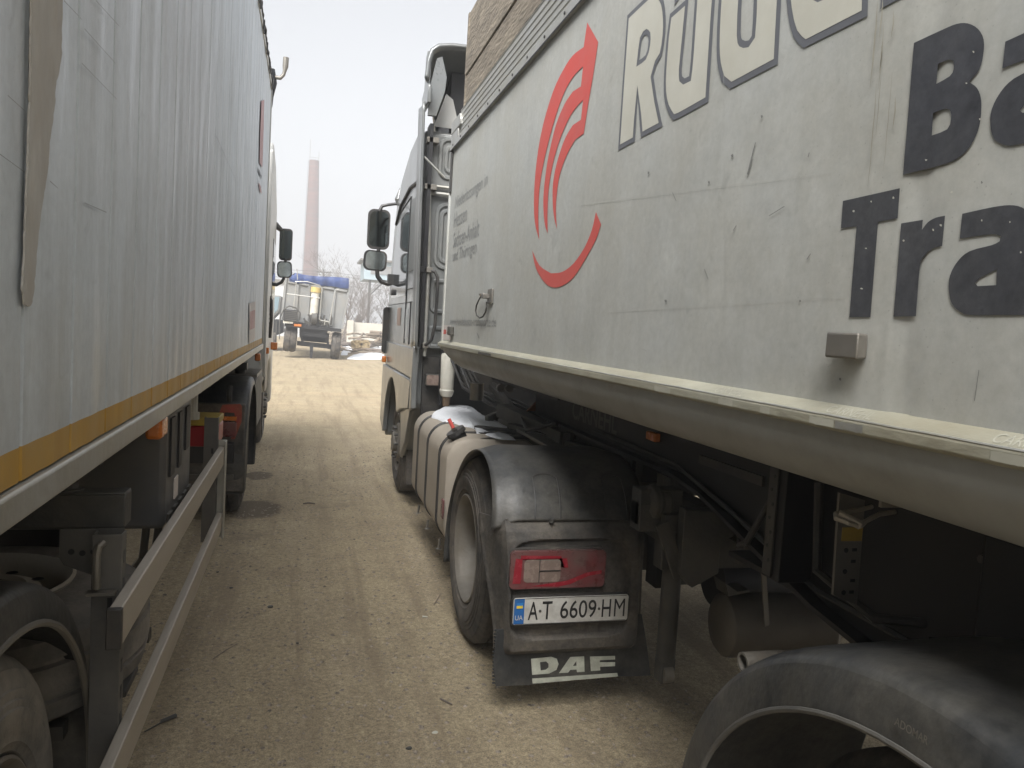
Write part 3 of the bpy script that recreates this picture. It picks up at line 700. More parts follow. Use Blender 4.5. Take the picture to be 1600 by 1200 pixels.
# weathered wooden boards on top
zb = zt+.004; yb = 5.42
for i in range(4):
    h = (.05,.20,.21,.22)[i]; off = (0,.004,-.003,.006)[i]
    b = B(); nn = 60
    def brd(u, v, z0=zb, h=h, i=i):
        return (1.0+off+.003*noise.noise(Vector((u*14,v*2,i*5))), -3+u*(yb+3), z0+v*h)
    b.box(1.0+off, 1.035+off, -3, yb-.01*i, zb, zb+h-.008)
    b.done('wooden_board', m_wood, RT, bev=.004); zb += h
b = B(); b.box(1.0, 3.4, yb-.06, yb-.02, zt, zb-.01); b.done('wooden_front_board', m_wood, RT)
# black strip at front edge
b = B(); b.box(XR-.012, XR-.001, YF-.06, YF-.015, 2.66, 2.945); b.done('black_edge_strip', m_black, RT)
# red arc logo, traced on the flat wall
def toR(off=.0006): return lambda u, v: at(u,v,X=XR-off)
logo = [(917.5,35),(934.6,65.6),(928,110),(920,157),(912,208.7),(899,218),(887,239),(876,268),(871,293.7),(868.5,325),(870,358),(865,334.5),(863.3,300),(866,273),(873,244),(883.4,215),(895,195.5),(907.6,187),(911,156),(898,170.6),(887,189),(874,220.5),(863.7,257),(857.5,294),(855.4,330),(855.6,365),(850.6,346),(849,308),(853.8,262.5),(859.8,231),(869,194),(882,162.7),(895,143),(907.6,135),(911,103.7),(895,120.7),(879.5,149.6),(863.7,197),(850.6,249),(843,294),(841,337.5),(842.4,375),(835.5,346),(834.4,303),(838.8,249),(848,197),(863.7,144),(879.5,110),(895,86.6),(912,73.5)]
mark('red_arc_logo', [smooth_loop(logo,3,24)], m_red, RT, toR())
sw = [(831.6,391.4),(843,414.8),(860.8,427),(878,425),(895.8,411.9),(913,387),(925,358),(931,331),(939,350.6),(930.8,375),(913,407.5),(895.8,433.8),(878,446.9),(863.7,449),(852,442.5),(840,425),(834.6,409)]
mark('red_arc_logo', [smooth_loop(sw,3)], m_red, RT, toR())
# big dark lettering
def w2(l): return [(at(u,v,X=XR).y, at(u,v,X=XR).z) for u, v in l]
def toW(off): return lambda u, v: Vector((XR-off,u,v))
Bo = [(1411,273),(1428,67),(1469,48),(1494,37.5),(1512,36.5),(1528,45),(1537,62),(1536,87),(1530,109),(1514,128),(1526.6,137.5),(1533,156),(1532,187),(1525,212),(1509,237),(1481,255)]
Bh1 = [(1465.6,100),(1483,93),(1490,96),(1490,108),(1484,119),(1463,131)]
Bh2 = [(1458,176.6),(1478,170),(1485,174),(1486,186),(1480,202),(1456,211.6)]
mark('dark_lettering', [smooth_loop(Bo,3),smooth_loop(Bh1,2,60),smooth_loop(Bh2,2,60)], m_charc, RT, toR())
To = [(1317,314),(1406,294),(1402.5,341),(1372,346.6),(1360,495.6),(1327,495.6),(1338.4,353.4),(1314,357)]
mark('dark_lettering', [To], m_charc, RT, toR())
ro = [(1408,349),(1442,343.4),(1440.5,359),(1450,347),(1462.5,340),(1476.6,337),(1472,384.7),(1456,389),(1442,403),(1437,419),(1431,494),(1396,494.7)]
mark('dark_lettering', [smooth_loop(ro,3,30)], m_charc, RT, toR())
ao = [(1504,334),(1550,324),(1578,320.6),(1597,324),(1610,336),(1616,358),(1612,420),(1606,492.5),(1560,492.5),(1519,492.5),(1501.6,488),(1487.5,474),(1483,452),(1485,430),(1497,408),(1515.6,392.5),(1550,383),(1562.5,377),(1564,369),(1550,366),(1500,373)]
ah = [(1558,421),(1531,435),(1524,442.5),(1528,447),(1557,445.6)]
AO, AH = smooth_loop(w2(ao),3,48), w2(ah)
mark('dark_lettering', [AO, AH], m_charc, RT, toW(.0006))
pa, pb = w2([(1483,452)])[0], w2([(1548,194)])[0]; dy, dz = pb[0]-pa[0], pb[1]-pa[1]
mark('dark_lettering', [[(u+dy,v+dz) for u,v in AO], [(u+dy,v+dz) for u,v in AH]], m_charc, RT, toW(.0006))
rw = random.Random(3)
m_seam = M('faint_seam', (.43,.43,.40), .6, 0, .2, 12); m_stain = M('dirt_run', (.36,.34,.28), .7, 0, .2, 12); m_scr2 = M('dark_scratch', (.20,.20,.19), .6)
def blob(x, y, rx, ry, mat, nm, off, tilt=0):
    pts = []
    for k in range(9):
        a = k*2*math.pi/9; q = rw.uniform(.6,1.2); u, v = math.cos(a)*rx*q, math.sin(a)*ry*q
        pts.append((x+u*math.cos(tilt)-v*math.sin(tilt), y+u*math.sin(tilt)+v*math.cos(tilt)))
    mark(nm, [pts], mat, RT, toR(off))
for x, y in ((1361,315),(1396,309),(1334,330),(1346,451),(1412,376),(1458,359),(1470,352),(1534,344),(1578,347),(1595,394),(1447,250),(1521,81),(1510,130),(1353,388),(1487,300),(1531,186)):
    blob(x, y, rw.uniform(1,2.2), rw.uniform(1,2.2), m_cream, 'paint_chip', .0016)
for x0, y0, x1, y1 in ((1167,272,1180,222),(1168,273,1175,248),(1262,245,1264,238),(1529,578,1522,626),(1201,337,1225,322),(1260,405,1266,396),(745,520,748,528),(1145,360,1150,352),(1002,545,1010,548),(1100,420,1106,436),(1050,300,1056,314)):
    mark('scratch', [[(x0,y0),(x1,y1),(x1+1.1,y1+.6),(x0+1.1,y0+.6)]], m_scr2, RT, toR(.0016))
for x, y in ((1534,285),(1144,243),(1013,270),(1313,592),(1108,285),(1190,182),(1040,470),(1250,470)):
    blob(x, y, 1.8, 2.6, m_scr2, 'dirt_spot', .0016)
for (xa, ya, xb, yb) in ((950,487,1320,463),(905,320,1300,268),(1130,32,1134,620)):
    n = 24; top = [(xa+(xb-xa)*i/n, ya+(yb-ya)*i/n+.5*noise.noise(Vector((i*.9,xa,0)))) for i in range(n+1)]
    mark('seam_line', [top+[(x+.4, y+.55) for x, y in top[::-1]]], m_seam, RT, toR(.0010))
for i in range(9):     # smears of dirt running down the weld crease
    x = 1366+rw.uniform(0,34); y = rw.uniform(-20,180); L_ = rw.uniform(40,170)
    n = 10; top = [(x-(L_*i2/n)*.085+rw.uniform(-.6,.6), y+L_*i2/n) for i2 in range(n+1)]
    w = rw.uniform(.8,2.6); mark('dirt_run', [top+[(a+w*(1-abs(2*i3/n-1)**2)+.2, b) for i3, (a,b) in reversed(list(enumerate(top)))]], m_stain, RT, toR(.0062))
# cream lettering with grey outline
def outl(loops, d=.0155):
    L_ = [w2(l) for l in loops]
    o_ = mark('cream_lettering', L_, m_grey, RT, toW(.0006))
    mark('cream_lettering_fill', [inset(L_[0], d)]+[inset(l, -d) for l in L_[1:]], m_cream, RT, toW(.0012))
Ro = [(966,235),(973,130),(980.5,24),(1000,5),(1018,-12),(1030,-12),(1037,0),(1040.3,25),(1039.6,52),(1034,87),(1021,118),(1035.6,197),(1001.5,215),(996.5,150),(992,221)]
Rh = [(999,94),(1003,62),(1009,54),(1013.3,58),(1013,72),(1009,86)]
outl([smooth_loop(Ro,2,35), smooth_loop(Rh,2,60)])
Uo = [(1047,22),(1076,-4),(1070,60),(1065.5,105),(1066,119),(1070,122.5),(1077,119),(1080,90),(1087,-14),(1121,-42),(1116,20),(1107,159),(1060,185),(1051,187),(1042,171),(1037.5,147),(1038,112),(1042,60)]
outl([smooth_loop(Uo,2,35)])
for x in (1054, 1092):
    k_ = (x-478)/(1054-478)
    outl([[(x,497-482*k_-6*k_+ (0)),(x+19,497-503*k_*1.02-4),(x+21,497-535*k_*1.02-6),(x+2,497-516*k_-6)]], .010)
Do = [(1215.6,100),(1141,139),(1128,128),(1122,105),(1120,75),(1122,20),(1127,-30),(1140,-60),(1180,-95),(1182,-170),(1230,-212),(1226,-100)]
Dh = [(1160,-10),(1157.5,50),(1160,62),(1165,64),(1175,56),(1178,0),(1180,-30),(1166,-18)]
outl([smooth_loop(Do,2,35), smooth_loop(Dh,2,50)])
Eo = [(1356,25),(1256,75),(1240,58),(1231,20),(1229,-20),(1234,-70),(1250,-120),(1290,-175),(1330,-190),(1352,-160),(1356,-100),(1300,-60),(1270,-40),(1272,-15),(1282,-10),(1358,-45)]
outl([smooth_loop(Eo,2,35)])
outl([[(1376,14),(1424,-12),(1432,-330),(1388,-290)]])
# small faded lettering
for s_, x0, y0, x1, hh in (('Niederlassungen in',711,327,760,.105),('Hessen',709,352,729,.105),('Sachsen-Anhalt',708,383,748,.105),('und Thüringen',707,410,744,.105)):
    a_, c_ = at(x0,y0,X=XR), at(x1,y0-.3*(x1-x0),X=XR)
    text_fit('faded_lettering', s_, m_faint, RT, toW(.0006), a_.y, c_.y, a_.z-.02, a_.z+hh-.02)
a_, c_ = at(703,507,X=XR), at(775,507,X=XR)
text_fit('faded_lettering', 'www.ruedebusch-transporte.de', m_faint, RT, toW(.0006), a_.y, c_.y, a_.z-.018, a_.z+.052)
for xx, hh in ((1120,.022),(1295,.022),(1556,.03)):
    p = at(xx,600+.15*(xx-1085),X=XR-.015); text_fit('ledge_lettering', 'CARNEHL', m_scuff, RT, lambda u, v: Vector((XR-.0255+.027*v, u, 1.5822+.018*v)), p.y, p.y-.11 if xx>1500 else p.y-.12, .05, .75)
# sticker and small parts on the wall
mark('sticker', [[(691,508),(705,508.5),(705,531),(690,531)]], m_stick, RT, toR(.0006))
mark('sticker_print', [[(693,515),(697,515),(697,522),(692.5,522)]], m_red, RT, toR(.0012))
mark('sticker_print', [[(698,518),(703,518),(703,521),(698,521)]], m_red, RT, toR(.0012))
p = at(706,517,X=XR); b = B(); b.box(XR-.03,XR,p.y-.08,p.y+.02,p.z-.03,p.z+.03); b.done('bump_stop', m_steel, RT, bev=.006)
p = at(768,463,X=XR); b = B(); b.box(XR-.012,XR+.0,p.y-.05,p.y+.05,p.z-.04,p.z+.04); b.box(XR-.05,XR-.012,p.y-.01,p.y+.04,p.z-.014,p.z+.012); b.tube([(XR-.035,p.y+.04,p.z+.01),(XR-.035,p.y+.13,p.z+.012)],.009,8)
cn = b.done('cover_latch', m_galv, RT, bev=.004)
b = B(); b.tube([Vector((XR-.02, at(u,v,X=XR).y, at(u,v,X=XR).z)) for u,v in ((757,463),(753,470),(749.5,478),(748.5,486),(750,493),(755,497),(760,495),(764,488),(766,480),(766,472))], .0045, 6); b.done('wire_loop', m_steel, cn)
# boxed steel bump stop near the camera
p = at(1322,541,X=XR)
b = B(); XB = XR-.034; y1, y0, yw = at(1289,540,X=XB).y, at(1340,540,X=XB).y, at(1357,540,X=XR).y; zt_, zb_ = at(1320,520,X=XR-.02).z, at(1320,560,X=XR-.02).z
b.prism([(XB,y0),(XB,y1),(XR-.001,y1),(XR-.001,yw),(XR-.008,yw)], 'z', zb_, zt_)
b.done('buffer_block', m_galv, RT, bev=.004)
# gooseneck chassis rail
def cprof(x): return x
rail = [(-3,1.38),(5.2,1.38),(5.2,1.13),(3.0,1.12),(2.74,1.09),(2.0,.90),(1.6,.84),(-3,.84)]
for xx in (1.60, 2.78):
    b = B(); b.prism(rail, 'x', xx, xx+.012); r_ = b.done('chassis_rail', m_dark, RT)
    b = B()
    low = [(5.2,1.13),(3.0,1.12),(2.74,1.09),(2.0,.90),(1.6,.84),(-3,.84)]
    for p, q in zip(low, low[1:]): b.beam((xx+.01,p[0],p[1]), (xx+.01,q[0],q[1]), .13, .016)
    b.done('rail_flange', m_dark, r_)
    if xx < 2:
        text_fit('frame_lettering', 'CARNEHL', m_post, r_, lambda u, v: Vector((1.597,u,v)), 4.42, 3.72, 1.185, 1.30, bold=.02)
        b = B(); b.box(1.588,1.599,2.37,2.83,1.20,1.235); b.done('hydraulic_line', m_black, r_)
        p = at(1022,682,X=1.59); b = B(); b.box(1.57,1.599,p.y-.05,p.y+.05,p.z-.02,p.z+.02); b.done('side_marker_lamp', m_amber, r_, bev=.005)
b = B(); b.box(1.2,3.2,4.2,5.1,1.385,1.43); b.box(1.61,2.78,4.6,5.2,1.13,1.20); b.done('front_crossmember', m_dark, RT, split=True)
b = B()
for yy in (1.0,2.0,3.4): b.box(1.61,2.78,yy,yy+.08,1.0,1.3)
b.done('crossmember', m_dark, RT, split=True)
b = B(); b.box(1.46,1.58,2.05,2.12,.96,1.40); b.done('side_bracket_plate', m_dark, RT, bev=.003)
b = B(); b.box(1.452,1.458,2.085,2.13,.97,1.36); fl_ = b.done('bracket_flange', m_steel, RT)
b = B()
for i_ in range(7): b.tube([(1.4515,2.10+.012*(i_%2),1.02+i_*.045),(1.4505,2.10+.012*(i_%2),1.02+i_*.045)], .006, 8)
b.done('perforation', m_ink, fl_, split=True)
# perforated hanger plate with tarp hook
hq = [at(x,y,Y=1.62) for x, y in ((1312,770),(1352,782),(1339,946),(1302,930))]
b = B(); b.prism([(q.x,q.z) for q in hq], 'y', 1.62, 1.628); hp = b.done('perforated_hanger', m_galv, RT)
b = B()
for x, y in ((1322,860),(1320,893),(1318,926)):
    q = at(x,y,Y=1.6195); b.tube([q, q+Vector((0,-.001,0))], .0065, 10)
for x, y in ((1335,859),(1333,877),(1332,907),(1330,925)):
    q = at(x,y,Y=1.6195); b.box(q.x-.007,q.x+.007,1.6185,1.6195,q.z-.004,q.z+.004)
b.done('perforation', m_ink, hp, split=True)
q0_, q1_ = at(1316,824,Y=1.6195), at(1346,845,Y=1.6195); b = B(); b.box(q0_.x,q1_.x,1.6185,1.6195,q1_.z,q0_.z); b.done('yellow_label', M('dull_yellow',(.35,.24,.04),.6,0,.2,20), hp)
b = B(); hk = [at(1362,792,Y=1.6), at(1345,796,Y=1.59), at(1322,800,Y=1.56), at(1306,803,Y=1.54), at(1306,810,Y=1.52), at(1325,817,Y=1.5), at(1345,822,Y=1.5), at(1352,815,Y=1.52), at(1375,803,Y=1.56), at(1398,800,Y=1.6)]
b.tube(hk, .006, 8)
b.tube([at(1310,803,Y=1.53), at(1345,821,Y=1.50)], .011, 10); b.box(1.42,1.50,1.60,1.61,1.31,1.39)
b.done('tarp_hook', m_rail, RT)
b = B(); b.beam((1.60,1.55,.95),(1.9,1.9,.62),.06,.06); b.done('axle_strut', m_dark, RT)
b = B(); b.box(1.42,1.56,.35,1.30,.86,1.33); b.done('valve_cover', m_dark, RT, bev=.01)
b = B(); b.tube([(1.585,4.0,1.17),(1.58,3.0,1.16),(1.575,2.5,1.06),(1.57,2.0,.95),(1.57,.3,.92)], .010, 6); b.done('air_line', m_black, RT)
b = B()
for k in range(10): y = 1.45-k*.09; b.tube([(1.597,y,.95),(1.585,y,.95)], .011, 6); b.tube([(1.597,y,1.22),(1.585,y,1.22)], .011, 6)
b.done('frame_bolt', m_steel, RT, split=True)
b = B(); b.tube([(1.50,1.95,1.30),(1.48,1.9,1.05),(1.52,1.7,.98),(1.62,1.6,1.0)], .014, 8); b.tube([(1.53,2.2,1.22),(1.50,2.3,1.02),(1.6,2.5,.95),(1.8,2.8,.95)], .012, 8); b.done('suspension_hose', m_black, RT, split=True)
# near right fender, lip polyline measured against the wheel
NX = .98; cy, cz = .95, .42
pin, pout = [], []
for i in range(49):
    a = R_(-14+208*i/48)
    pin.append((cy+.715*math.cos(a)*(1.0), cz+.63*math.sin(a))); pout.append((cy+.83*math.cos(a), cz+.745*math.sin(a)))
fr = arc_fender('fender', m_fend, RT, pin, pout, NX, NX+.08, NX+.60, thick=.008)
b = B(); b.tube([(NX-.001, p[0], p[1]) for p in pin], .007, 8); b.done('fender_lip', m_post, fr)
text_fit('fender_lettering', 'ADOMAR', m_galv, fr, lambda u, v: at(1397+52*u+2*v, 1132+33*u-13*v, X=NX-.010), 0, 1, 0, 1, bold=.01)
wheel(RT, 1.06, .95, .50, .50, .38, side=-1, style='bulge')
# support pipe of the fender
q0 = at(1160,1035,Y=1.72); q1 = q0+Vector((.62,-.05,-.0))
b = B(); b.lathe((0,0,0), [(0,.026),(0,.020),(.06,.020),(.06,.001)], 'x', 20); 
for v in b.bm.verts: v.co = v.co+q0
b.tube([q0, q0+Vector((.1,0,0)), q1], .026, 16, caps=False); pip = b.done('fender_support_pipe', m_rim, RT)
b = B(); b.tube([q0+Vector((.02,-.01,-.03)), q0+Vector((.06,-.03,-.045)), q0+Vector((.12,-.05,-.02)), q0+Vector((.26,-.06,.02))], [.012,.02,.022,.012], 8); b.done('fender_clamp', m_post, pip)
wheel(RT, 3.44, .95, .50, .50, .38, side=1, style='bulge')
b = B(); b.tube([(1.3,.95,.5),(3.2,.95,.5)],.07,16); b.done('axle', m_steel, RT)
b = B(); b.box(1.62,2.77,2.9,5.2,1.121,1.135); b.done('coupling_plate', m_dark, RT)
b = B(); b.box(1.62,2.77,-1.0,2.6,.88,.90); b.done('frame_tray', m_dark, RT)
# landing legs of the right trailer hidden deep; king pin plate
b = B(); b.box(1.75,1.87,3.45,3.57,.45,1.1); b.box(2.6,2.72,3.45,3.57,.45,1.1); b.done('landing_leg', m_dark, RT, split=True)

# ================================================================== RIGHT TRACTOR UNIT
TT = thing('tractor_unit', (2.1, 6.0, 0), 'grey tractor unit with beige fuel tank, snow and number plate A T 6609 H M', 'truck')
xc = 2.13
# chassis
for xx in (1.66, 2.52):
    b = B(); b.box(xx, xx+.08, 2.92, 8.6, .74, 1.0); b.done('chassis_rail', m_steel, TT, bev=.004)
b = B(); b.box(1.50,2.76,2.92,3.0,.72,.96); b.done('end_crossmember', m_steel, TT, bev=.005)
b = B()
b.prism([(1.56,1.0),(1.78,.98),(1.80,.88),(1.74,.86),(1.74,.72),(1.62,.66),(1.56,.72)], 'y', 2.86, 2.915)
b.beam((1.48,2.90,.93),(1.58,2.90,.70),.06,.02,up=(0,1,0)); b.box(1.40,1.5,2.95,3.05,.88,1.0)
b.prism([(1.74,.70),(1.80,.66),(1.86,.665),(1.86,.655),(1.76,.64)], 'y', 2.80, 2.9)
b.prism([(1.80,.86),(1.86,.90),(1.88,.89),(1.83,.84)], 'y', 2.80, 2.9)
b.done('frame_end_bracket', m_steel, TT, bev=.003)
b = B(); b.tube([(1.585,2.98,.82),(1.585,2.98,.30)], .042, 14); b.tube([(1.56,2.94,.83),(1.61,2.94,.83)],.05,14); b.done('lift_arm', m_steel, TT)
b = B(); b.box(1.555,1.62,2.95,3.02,.20,.31); b.done('arm_roller_fork', m_steel, TT, bev=.004)
b = B(); b.tube([(1.565,2.975,.24),(1.61,2.975,.24)], .045, 16); b.done('arm_roller', m_rim, TT)
b = B(); b.lathe((1.44,2.99,1.0), [(.0,.05),(.02,.075),(.05,.075),(.06,.06),(.10,.06),(.11,.045)], 'x', 20); b.box(1.40,1.60,2.96,3.05,.90,1.06)
b.done('suspension_valve', m_steel, TT, bev=.006)
b = B(); b.lathe((1.80,4.0,.50),[(0,.13),(.9,.13)],'x',24); b.lathe((xc+.1,4.0,.5),[(-.2,.05),(-.15,.22),(.15,.22),(.2,.05)],'x',24); b.done('rear_axle', m_steel, TT)
b = B(); b.lathe((2.3,3.25,.55),[(-.35,.001),(-.35,.12),(.35,.12),(.35,.001)],'x',24); b.done('suspension_bellows', m_dark, TT)
# cylindrical air tank
c0 = at(1125,976,Y=2.9); ax = Vector((1,-.10,0)).normalized()
b = B(); b.lathe((0,0,0),[(-.012,.001),(-.012,.07),(-.004,.115),(.012,.133),(.03,.136),(.46,.136),(.465,.139),(.48,.139),(.482,.136),(.50,.125),(.52,.06),(.52,.001)],'x',48)
rotm = Vector((1,0,0)).rotation_difference(ax).to_matrix()
for v in b.bm.verts: v.co = rotm@v.co+c0
at_ = b.done('air_tank', M('tank_steel',(.16,.145,.125),.6,.2,.1,6,dirt=(.11,.095,.075),damt=.6,dscale=5), TT)
b = B(); b.beam((c0.x+.10,c0.y-.12,c0.z+.34),(c0.x+.14,c0.y-.14,c0.z+.02),.022,.008,up=(0,1,0)); b.beam((c0.x+.43,c0.y-.12,c0.z+.30),(c0.x+.45,c0.y-.14,c0.z+.0),.022,.008,up=(0,1,0)); b.done('tank_strap', m_galv, at_)
b = B(); b.box(1.75,2.5,2.70,2.76,.80,.98); 
bp_ = b.done('rear_underrun_plate', m_steel, TT)
b = B()
for i in range(9): b.tube([(1.86+i*.07,2.6985,.86+.05*((i*7)%3-1)),(1.86+i*.07,2.6975,.86+.05*((i*7)%3-1))], .009, 8)
b.done('plate_hole', m_dark, bp_, split=True)
# wheels
wheel(TT, .885, 4.06, .495, .505, .29, side=-1, style='dish', dual=True)
wheel(TT, .94, 7.80, .50, .50, .31, side=-1, style='bulge')
wheel(TT, 3.375, 4.06, .495, .505, .29, side=1, style='dish', dual=True)
wheel(TT, 3.32, 7.80, .50, .50, .31, side=1, style='bulge')
b = B(); b.prism([(3.72,1.10),(3.75,1.0),(4.75,1.02),(4.8,1.09),(4.6,1.115),(3.9,1.115)],'x',1.70,2.62); b.done('fifth_wheel', m_dark, TT, bev=.01)
b = B(); b.box(1.66,2.6,3.2,3.34,.98,1.06); b.box(1.66,2.6,4.9,5.0,.76,.96); b.done('chassis_crossmember', m_steel, TT, split=True)
# front (upper) mudguard cover
def smooth01(t): t = max(0,min(1,t)); return t*t*(3-2*t)
cyw, czw = 4.0, .48
CP = [(3.185,.868),(3.205,.92),(3.25,.985),(3.33,1.055),(3.45,1.105),(3.62,1.122),(3.82,1.092),(4.03,1.022),(4.22,.915),(4.38,.78),(4.50,.60),(4.55,.43),(4.56,.26)]
def cpt(v):
    k = max(0,min(.9999,v))*(len(CP)-1); i = int(k); f = k-i
    P = [Vector(CP[max(0,min(len(CP)-1,j))]) for j in (i-1,i,i+1,i+2)]
    return .5*((2*P[1])+(P[2]-P[0])*f+(2*P[0]-5*P[1]+4*P[2]-P[3])*f*f+(3*P[1]-P[0]-3*P[2]+P[3])*f**3)
def fcover(u, v):
    xl_ = .815+.055*min(1,v*1.4); x = xl_+u*(1.55-xl_)
    e = smooth01(min(u, (1-u))/.17)
    q = cpt(v); c_ = Vector((3.9,.50)); d_ = (q-c_).normalized()
    q = q-d_*.018*(1-e)+d_*.010*e
    if v < .12: q.y -= (1-e)*.0+.03*(1-e)*(1-v/.12)
    return (x, q.x, q.y)
b = B(); b.grid(fcover, 26, 48); cv = b.done('rear_mudguard', m_fend, TT, solid=.006)
# the strap-shaped ribs pressed in the cover
for u0, u1 in ((.26,.42),(.72,.86)):
    b = B()
    lo = []
    for k in range(13):
        t = k/12
        if t < .5: lo.append((u0, .02+.25*t*2*.9))
        else: lo.append((u1, .02+.25*(1-t)*2*.9))
    def P(u, v):
        q = Vector(fcover(u,v)); n = Vector((0,q.y-cyw,q.z-czw)).normalized(); return q+n*.0045
    path = [P(u0,.015+.026*i) for i in range(9)]+[P(u0+(u1-u0)*t,.228+.012*math.sin(math.pi*t)) for t in (.12,.3,.5,.7,.88)]+[P(u1,.223-.026*i) for i in range(9)]
    b.tube(path, .003, 6); b.done('pressed_rib', m_black, cv)
b = B(); q = Vector(fcover(.36,.0)); b.tube([q+Vector((0,-.012,-.005)), q+Vector((0,-.014,.012))], .012, 8); b.done('bolt', m_steel, cv)
# lower rear guard panel
prof_c = [(3.44,.805+.035),(3.33,.865),(3.22,.85),(3.155,.80),(3.135,.72),(3.13,.60),(3.13,.48),(3.135,.42),(3.15,.37),(3.17,.345)]
prof_e = [(3.455,.80),(3.44,.78),(3.40,.74),(3.365,.69),(3.33,.63),(3.295,.56),(3.265,.50),(3.24,.45),(3.22,.40),(3.21,.37)]
prof_c = [(3.195,.872),(3.175,.855),(3.155,.83),(3.14,.79),(3.13,.72),(3.125,.61),(3.115,.47),(3.112,.37),(3.12,.31),(3.15,.285)]
prof_e = [(3.40,.855),(3.395,.83),(3.385,.80),(3.375,.76),(3.35,.69),(3.315,.60),(3.27,.49),(3.245,.39),(3.225,.32),(3.22,.285)]
def gp_(u, v):
    i_ = min(int(v*9),8); zz_ = prof_c[i_][1]+(prof_c[i_+1][1]-prof_c[i_][1])*(v*9-i_); xl_ = .862-.055*max(0,min(1,(zz_-.35)/.45)); x = xl_+u*(1.56-xl_); e = smooth01(u/.09)*smooth01((1-u)/.10*1.0)
    i = min(int(v*9), 8); f = v*9-i
    c_ = Vector(prof_c[i])*(1-f)+Vector(prof_c[i+1])*f; e_ = Vector(prof_e[i])*(1-f)+Vector(prof_e[i+1])*f
    if u > .5: e_ = Vector((c_.x+.10, c_.y))
    p_ = e_*(1-e)+c_*e
    # recessed tray round the lamp and the plate
    rx = abs(x-1.18)/.285; rz = abs(p_.y-.578)/.222; rr_q = (rx**6+rz**6)**(1/6); ins = smooth01((1.0-rr_q)/.07)
    return (x, p_.x+.028*ins, p_.y)
b = B(); b.grid(gp_, 90, 72); gd = b.done('lamp_guard_panel', m_fendd, TT, solid=.006)
b = B(); b.tube([Vector(gp_(u/20,.0))+Vector((0,-.003,.002)) for u in range(1,20)], .006, 6); b.done('panel_edge', m_fendd, gd)
# tail lamp
def rr_prism(name, mat, parent, x0, x1, z0, z1, y0, y1, r, bev=.004):
    cx_, cz2 = (x0+x1)/2, (z0+z1)/2
    b = B(); b.prism([(cx_+p[0], cz2+p[1]) for p in rrect(x1-x0, z1-z0, r)], 'y', y0, y1); return b.done(name, mat, parent, bev=bev)
YL = 3.11
a_, c_ = at(799,862,Y=YL), at(944,918,Y=YL)
lx0, lx1, lz1, lz0 = a_.x, c_.x, at(870,861,Y=YL).z, at(870,919,Y=YL).z
tl = rr_prism('tail_lamp', m_lred, TT, lx0, lx1, lz0, lz1, YL, YL+.06, .022, .012)
rr_prism('lamp_housing', m_fendd, tl, lx0-.008, lx1+.008, lz0-.008, lz1+.008, YL+.02, YL+.062, .026)
w_ = lx1-lx0; h_ = lz1-lz0
rr_prism('clear_section', m_lclr, tl, lx0+w_*.14, lx0+w_*.52, lz0+h_*.17, lz0+h_*.78, YL-.002, YL+.002, .018, .001)
b = B(); b.box(lx0+w_*.295, lx0+w_*.302, YL-.004, YL+.001, lz0+h_*.17, lz0+h_*.78); b.box(lx0+w_*.302, lx0+w_*.52, YL-.004, YL+.001, lz0+h_*.46, lz0+h_*.49); b.done('lens_divider', m_ink, tl, split=True)
m_lredb = M('bright_red_lens', (.30,.015,.028), .25, 0, .2, 20, dirt=(.20,.05,.055), damt=.7)
mark('red_reflector', [[(lx0+w_*.10,lz0+h_*.80),(lx0+w_*.58,lz0+h_*.80),(lx0+w_*.60,lz0+h_*.55),(lx0+w_*.56,lz0+h_*.55),(lx0+w_*.52,lz0+h_*.86),(lx0+w_*.10,lz0+h_*.9)]], m_lredb, tl, lambda u, v: Vector((u,YL-.001,v)))
mark('red_reflector', [[(lx0+w_*.22,lz0+h_*.07),(lx0+w_*.60,lz0+h_*.20),(lx0+w_*.80,lz0+h_*.40),(lx0+w_*.96,lz0+h_*.46),(lx0+w_*.96,lz0+h_*.37),(lx0+w_*.82,lz0+h_*.31),(lx0+w_*.63,lz0+h_*.10),(lx0+w_*.5,lz0+h_*.04)]], m_lredb, tl, lambda u, v: Vector((u,YL-.001,v)))
mark('red_reflector', [[(lx0+w_*.03,lz0+h_*.15),(lx0+w_*.11,lz0+h_*.15),(lx0+w_*.12,lz0+h_*.8),(lx0+w_*.05,lz0+h_*.82)]], m_lredb, tl, lambda u, v: Vector((u,YL-.001,v)))
# number plate
YP = 3.085
px0, px1 = at(802,953,Y=YP).x, at(981,951,Y=YP).x; pz1, pz0 = at(890,932,Y=YP).z, at(890,973,Y=YP).z
pl = rr_prism('number_plate', m_plate, TT, px0, px1, pz0, pz1, YP, YP+.006, .012, .001)
rr_prism('plate_holder', m_black, pl, px0-.006, px1+.006, pz0-.006, pz1+.006, YP+.004, YP+.020, .014, .002)
def toP(u, v): return Vector((px0+u*(px1-px0), YP-.0012, pz0+v*(pz1-pz0)))
def boxm(nm, mt_, u0,u1,v0,v1, k=0): mark(nm, [[(u0,v0),(u1,v0),(u1,v1),(u0,v1)]], mt_, pl, lambda u, v: toP(u,v)+Vector((0,-k,0)))
boxm('plate_band', m_blue, .006,.092,.03,.97)
boxm('plate_flag', m_yel, .026,.078,.62,.72, .0006); boxm('plate_flag', M('flag_blue',(.03,.2,.5),.5), .026,.078,.72,.82,.0006)
text_fit('plate_characters','UA', m_plate, pl, lambda u, v: toP(u,v)+Vector((0,-.0006,0)), .018,.083,.18,.36, bold=.01)
for s_, u0, u1 in (('A',.125,.21),('T',.245,.33),('6609',.40,.715),('H',.765,.845),('M',.875,.97)):
    text_fit('plate_characters', s_, m_ink, pl, toP, u0, u1, .17, .85, bold=0 if s_ == 'M' else .006)
b = B()
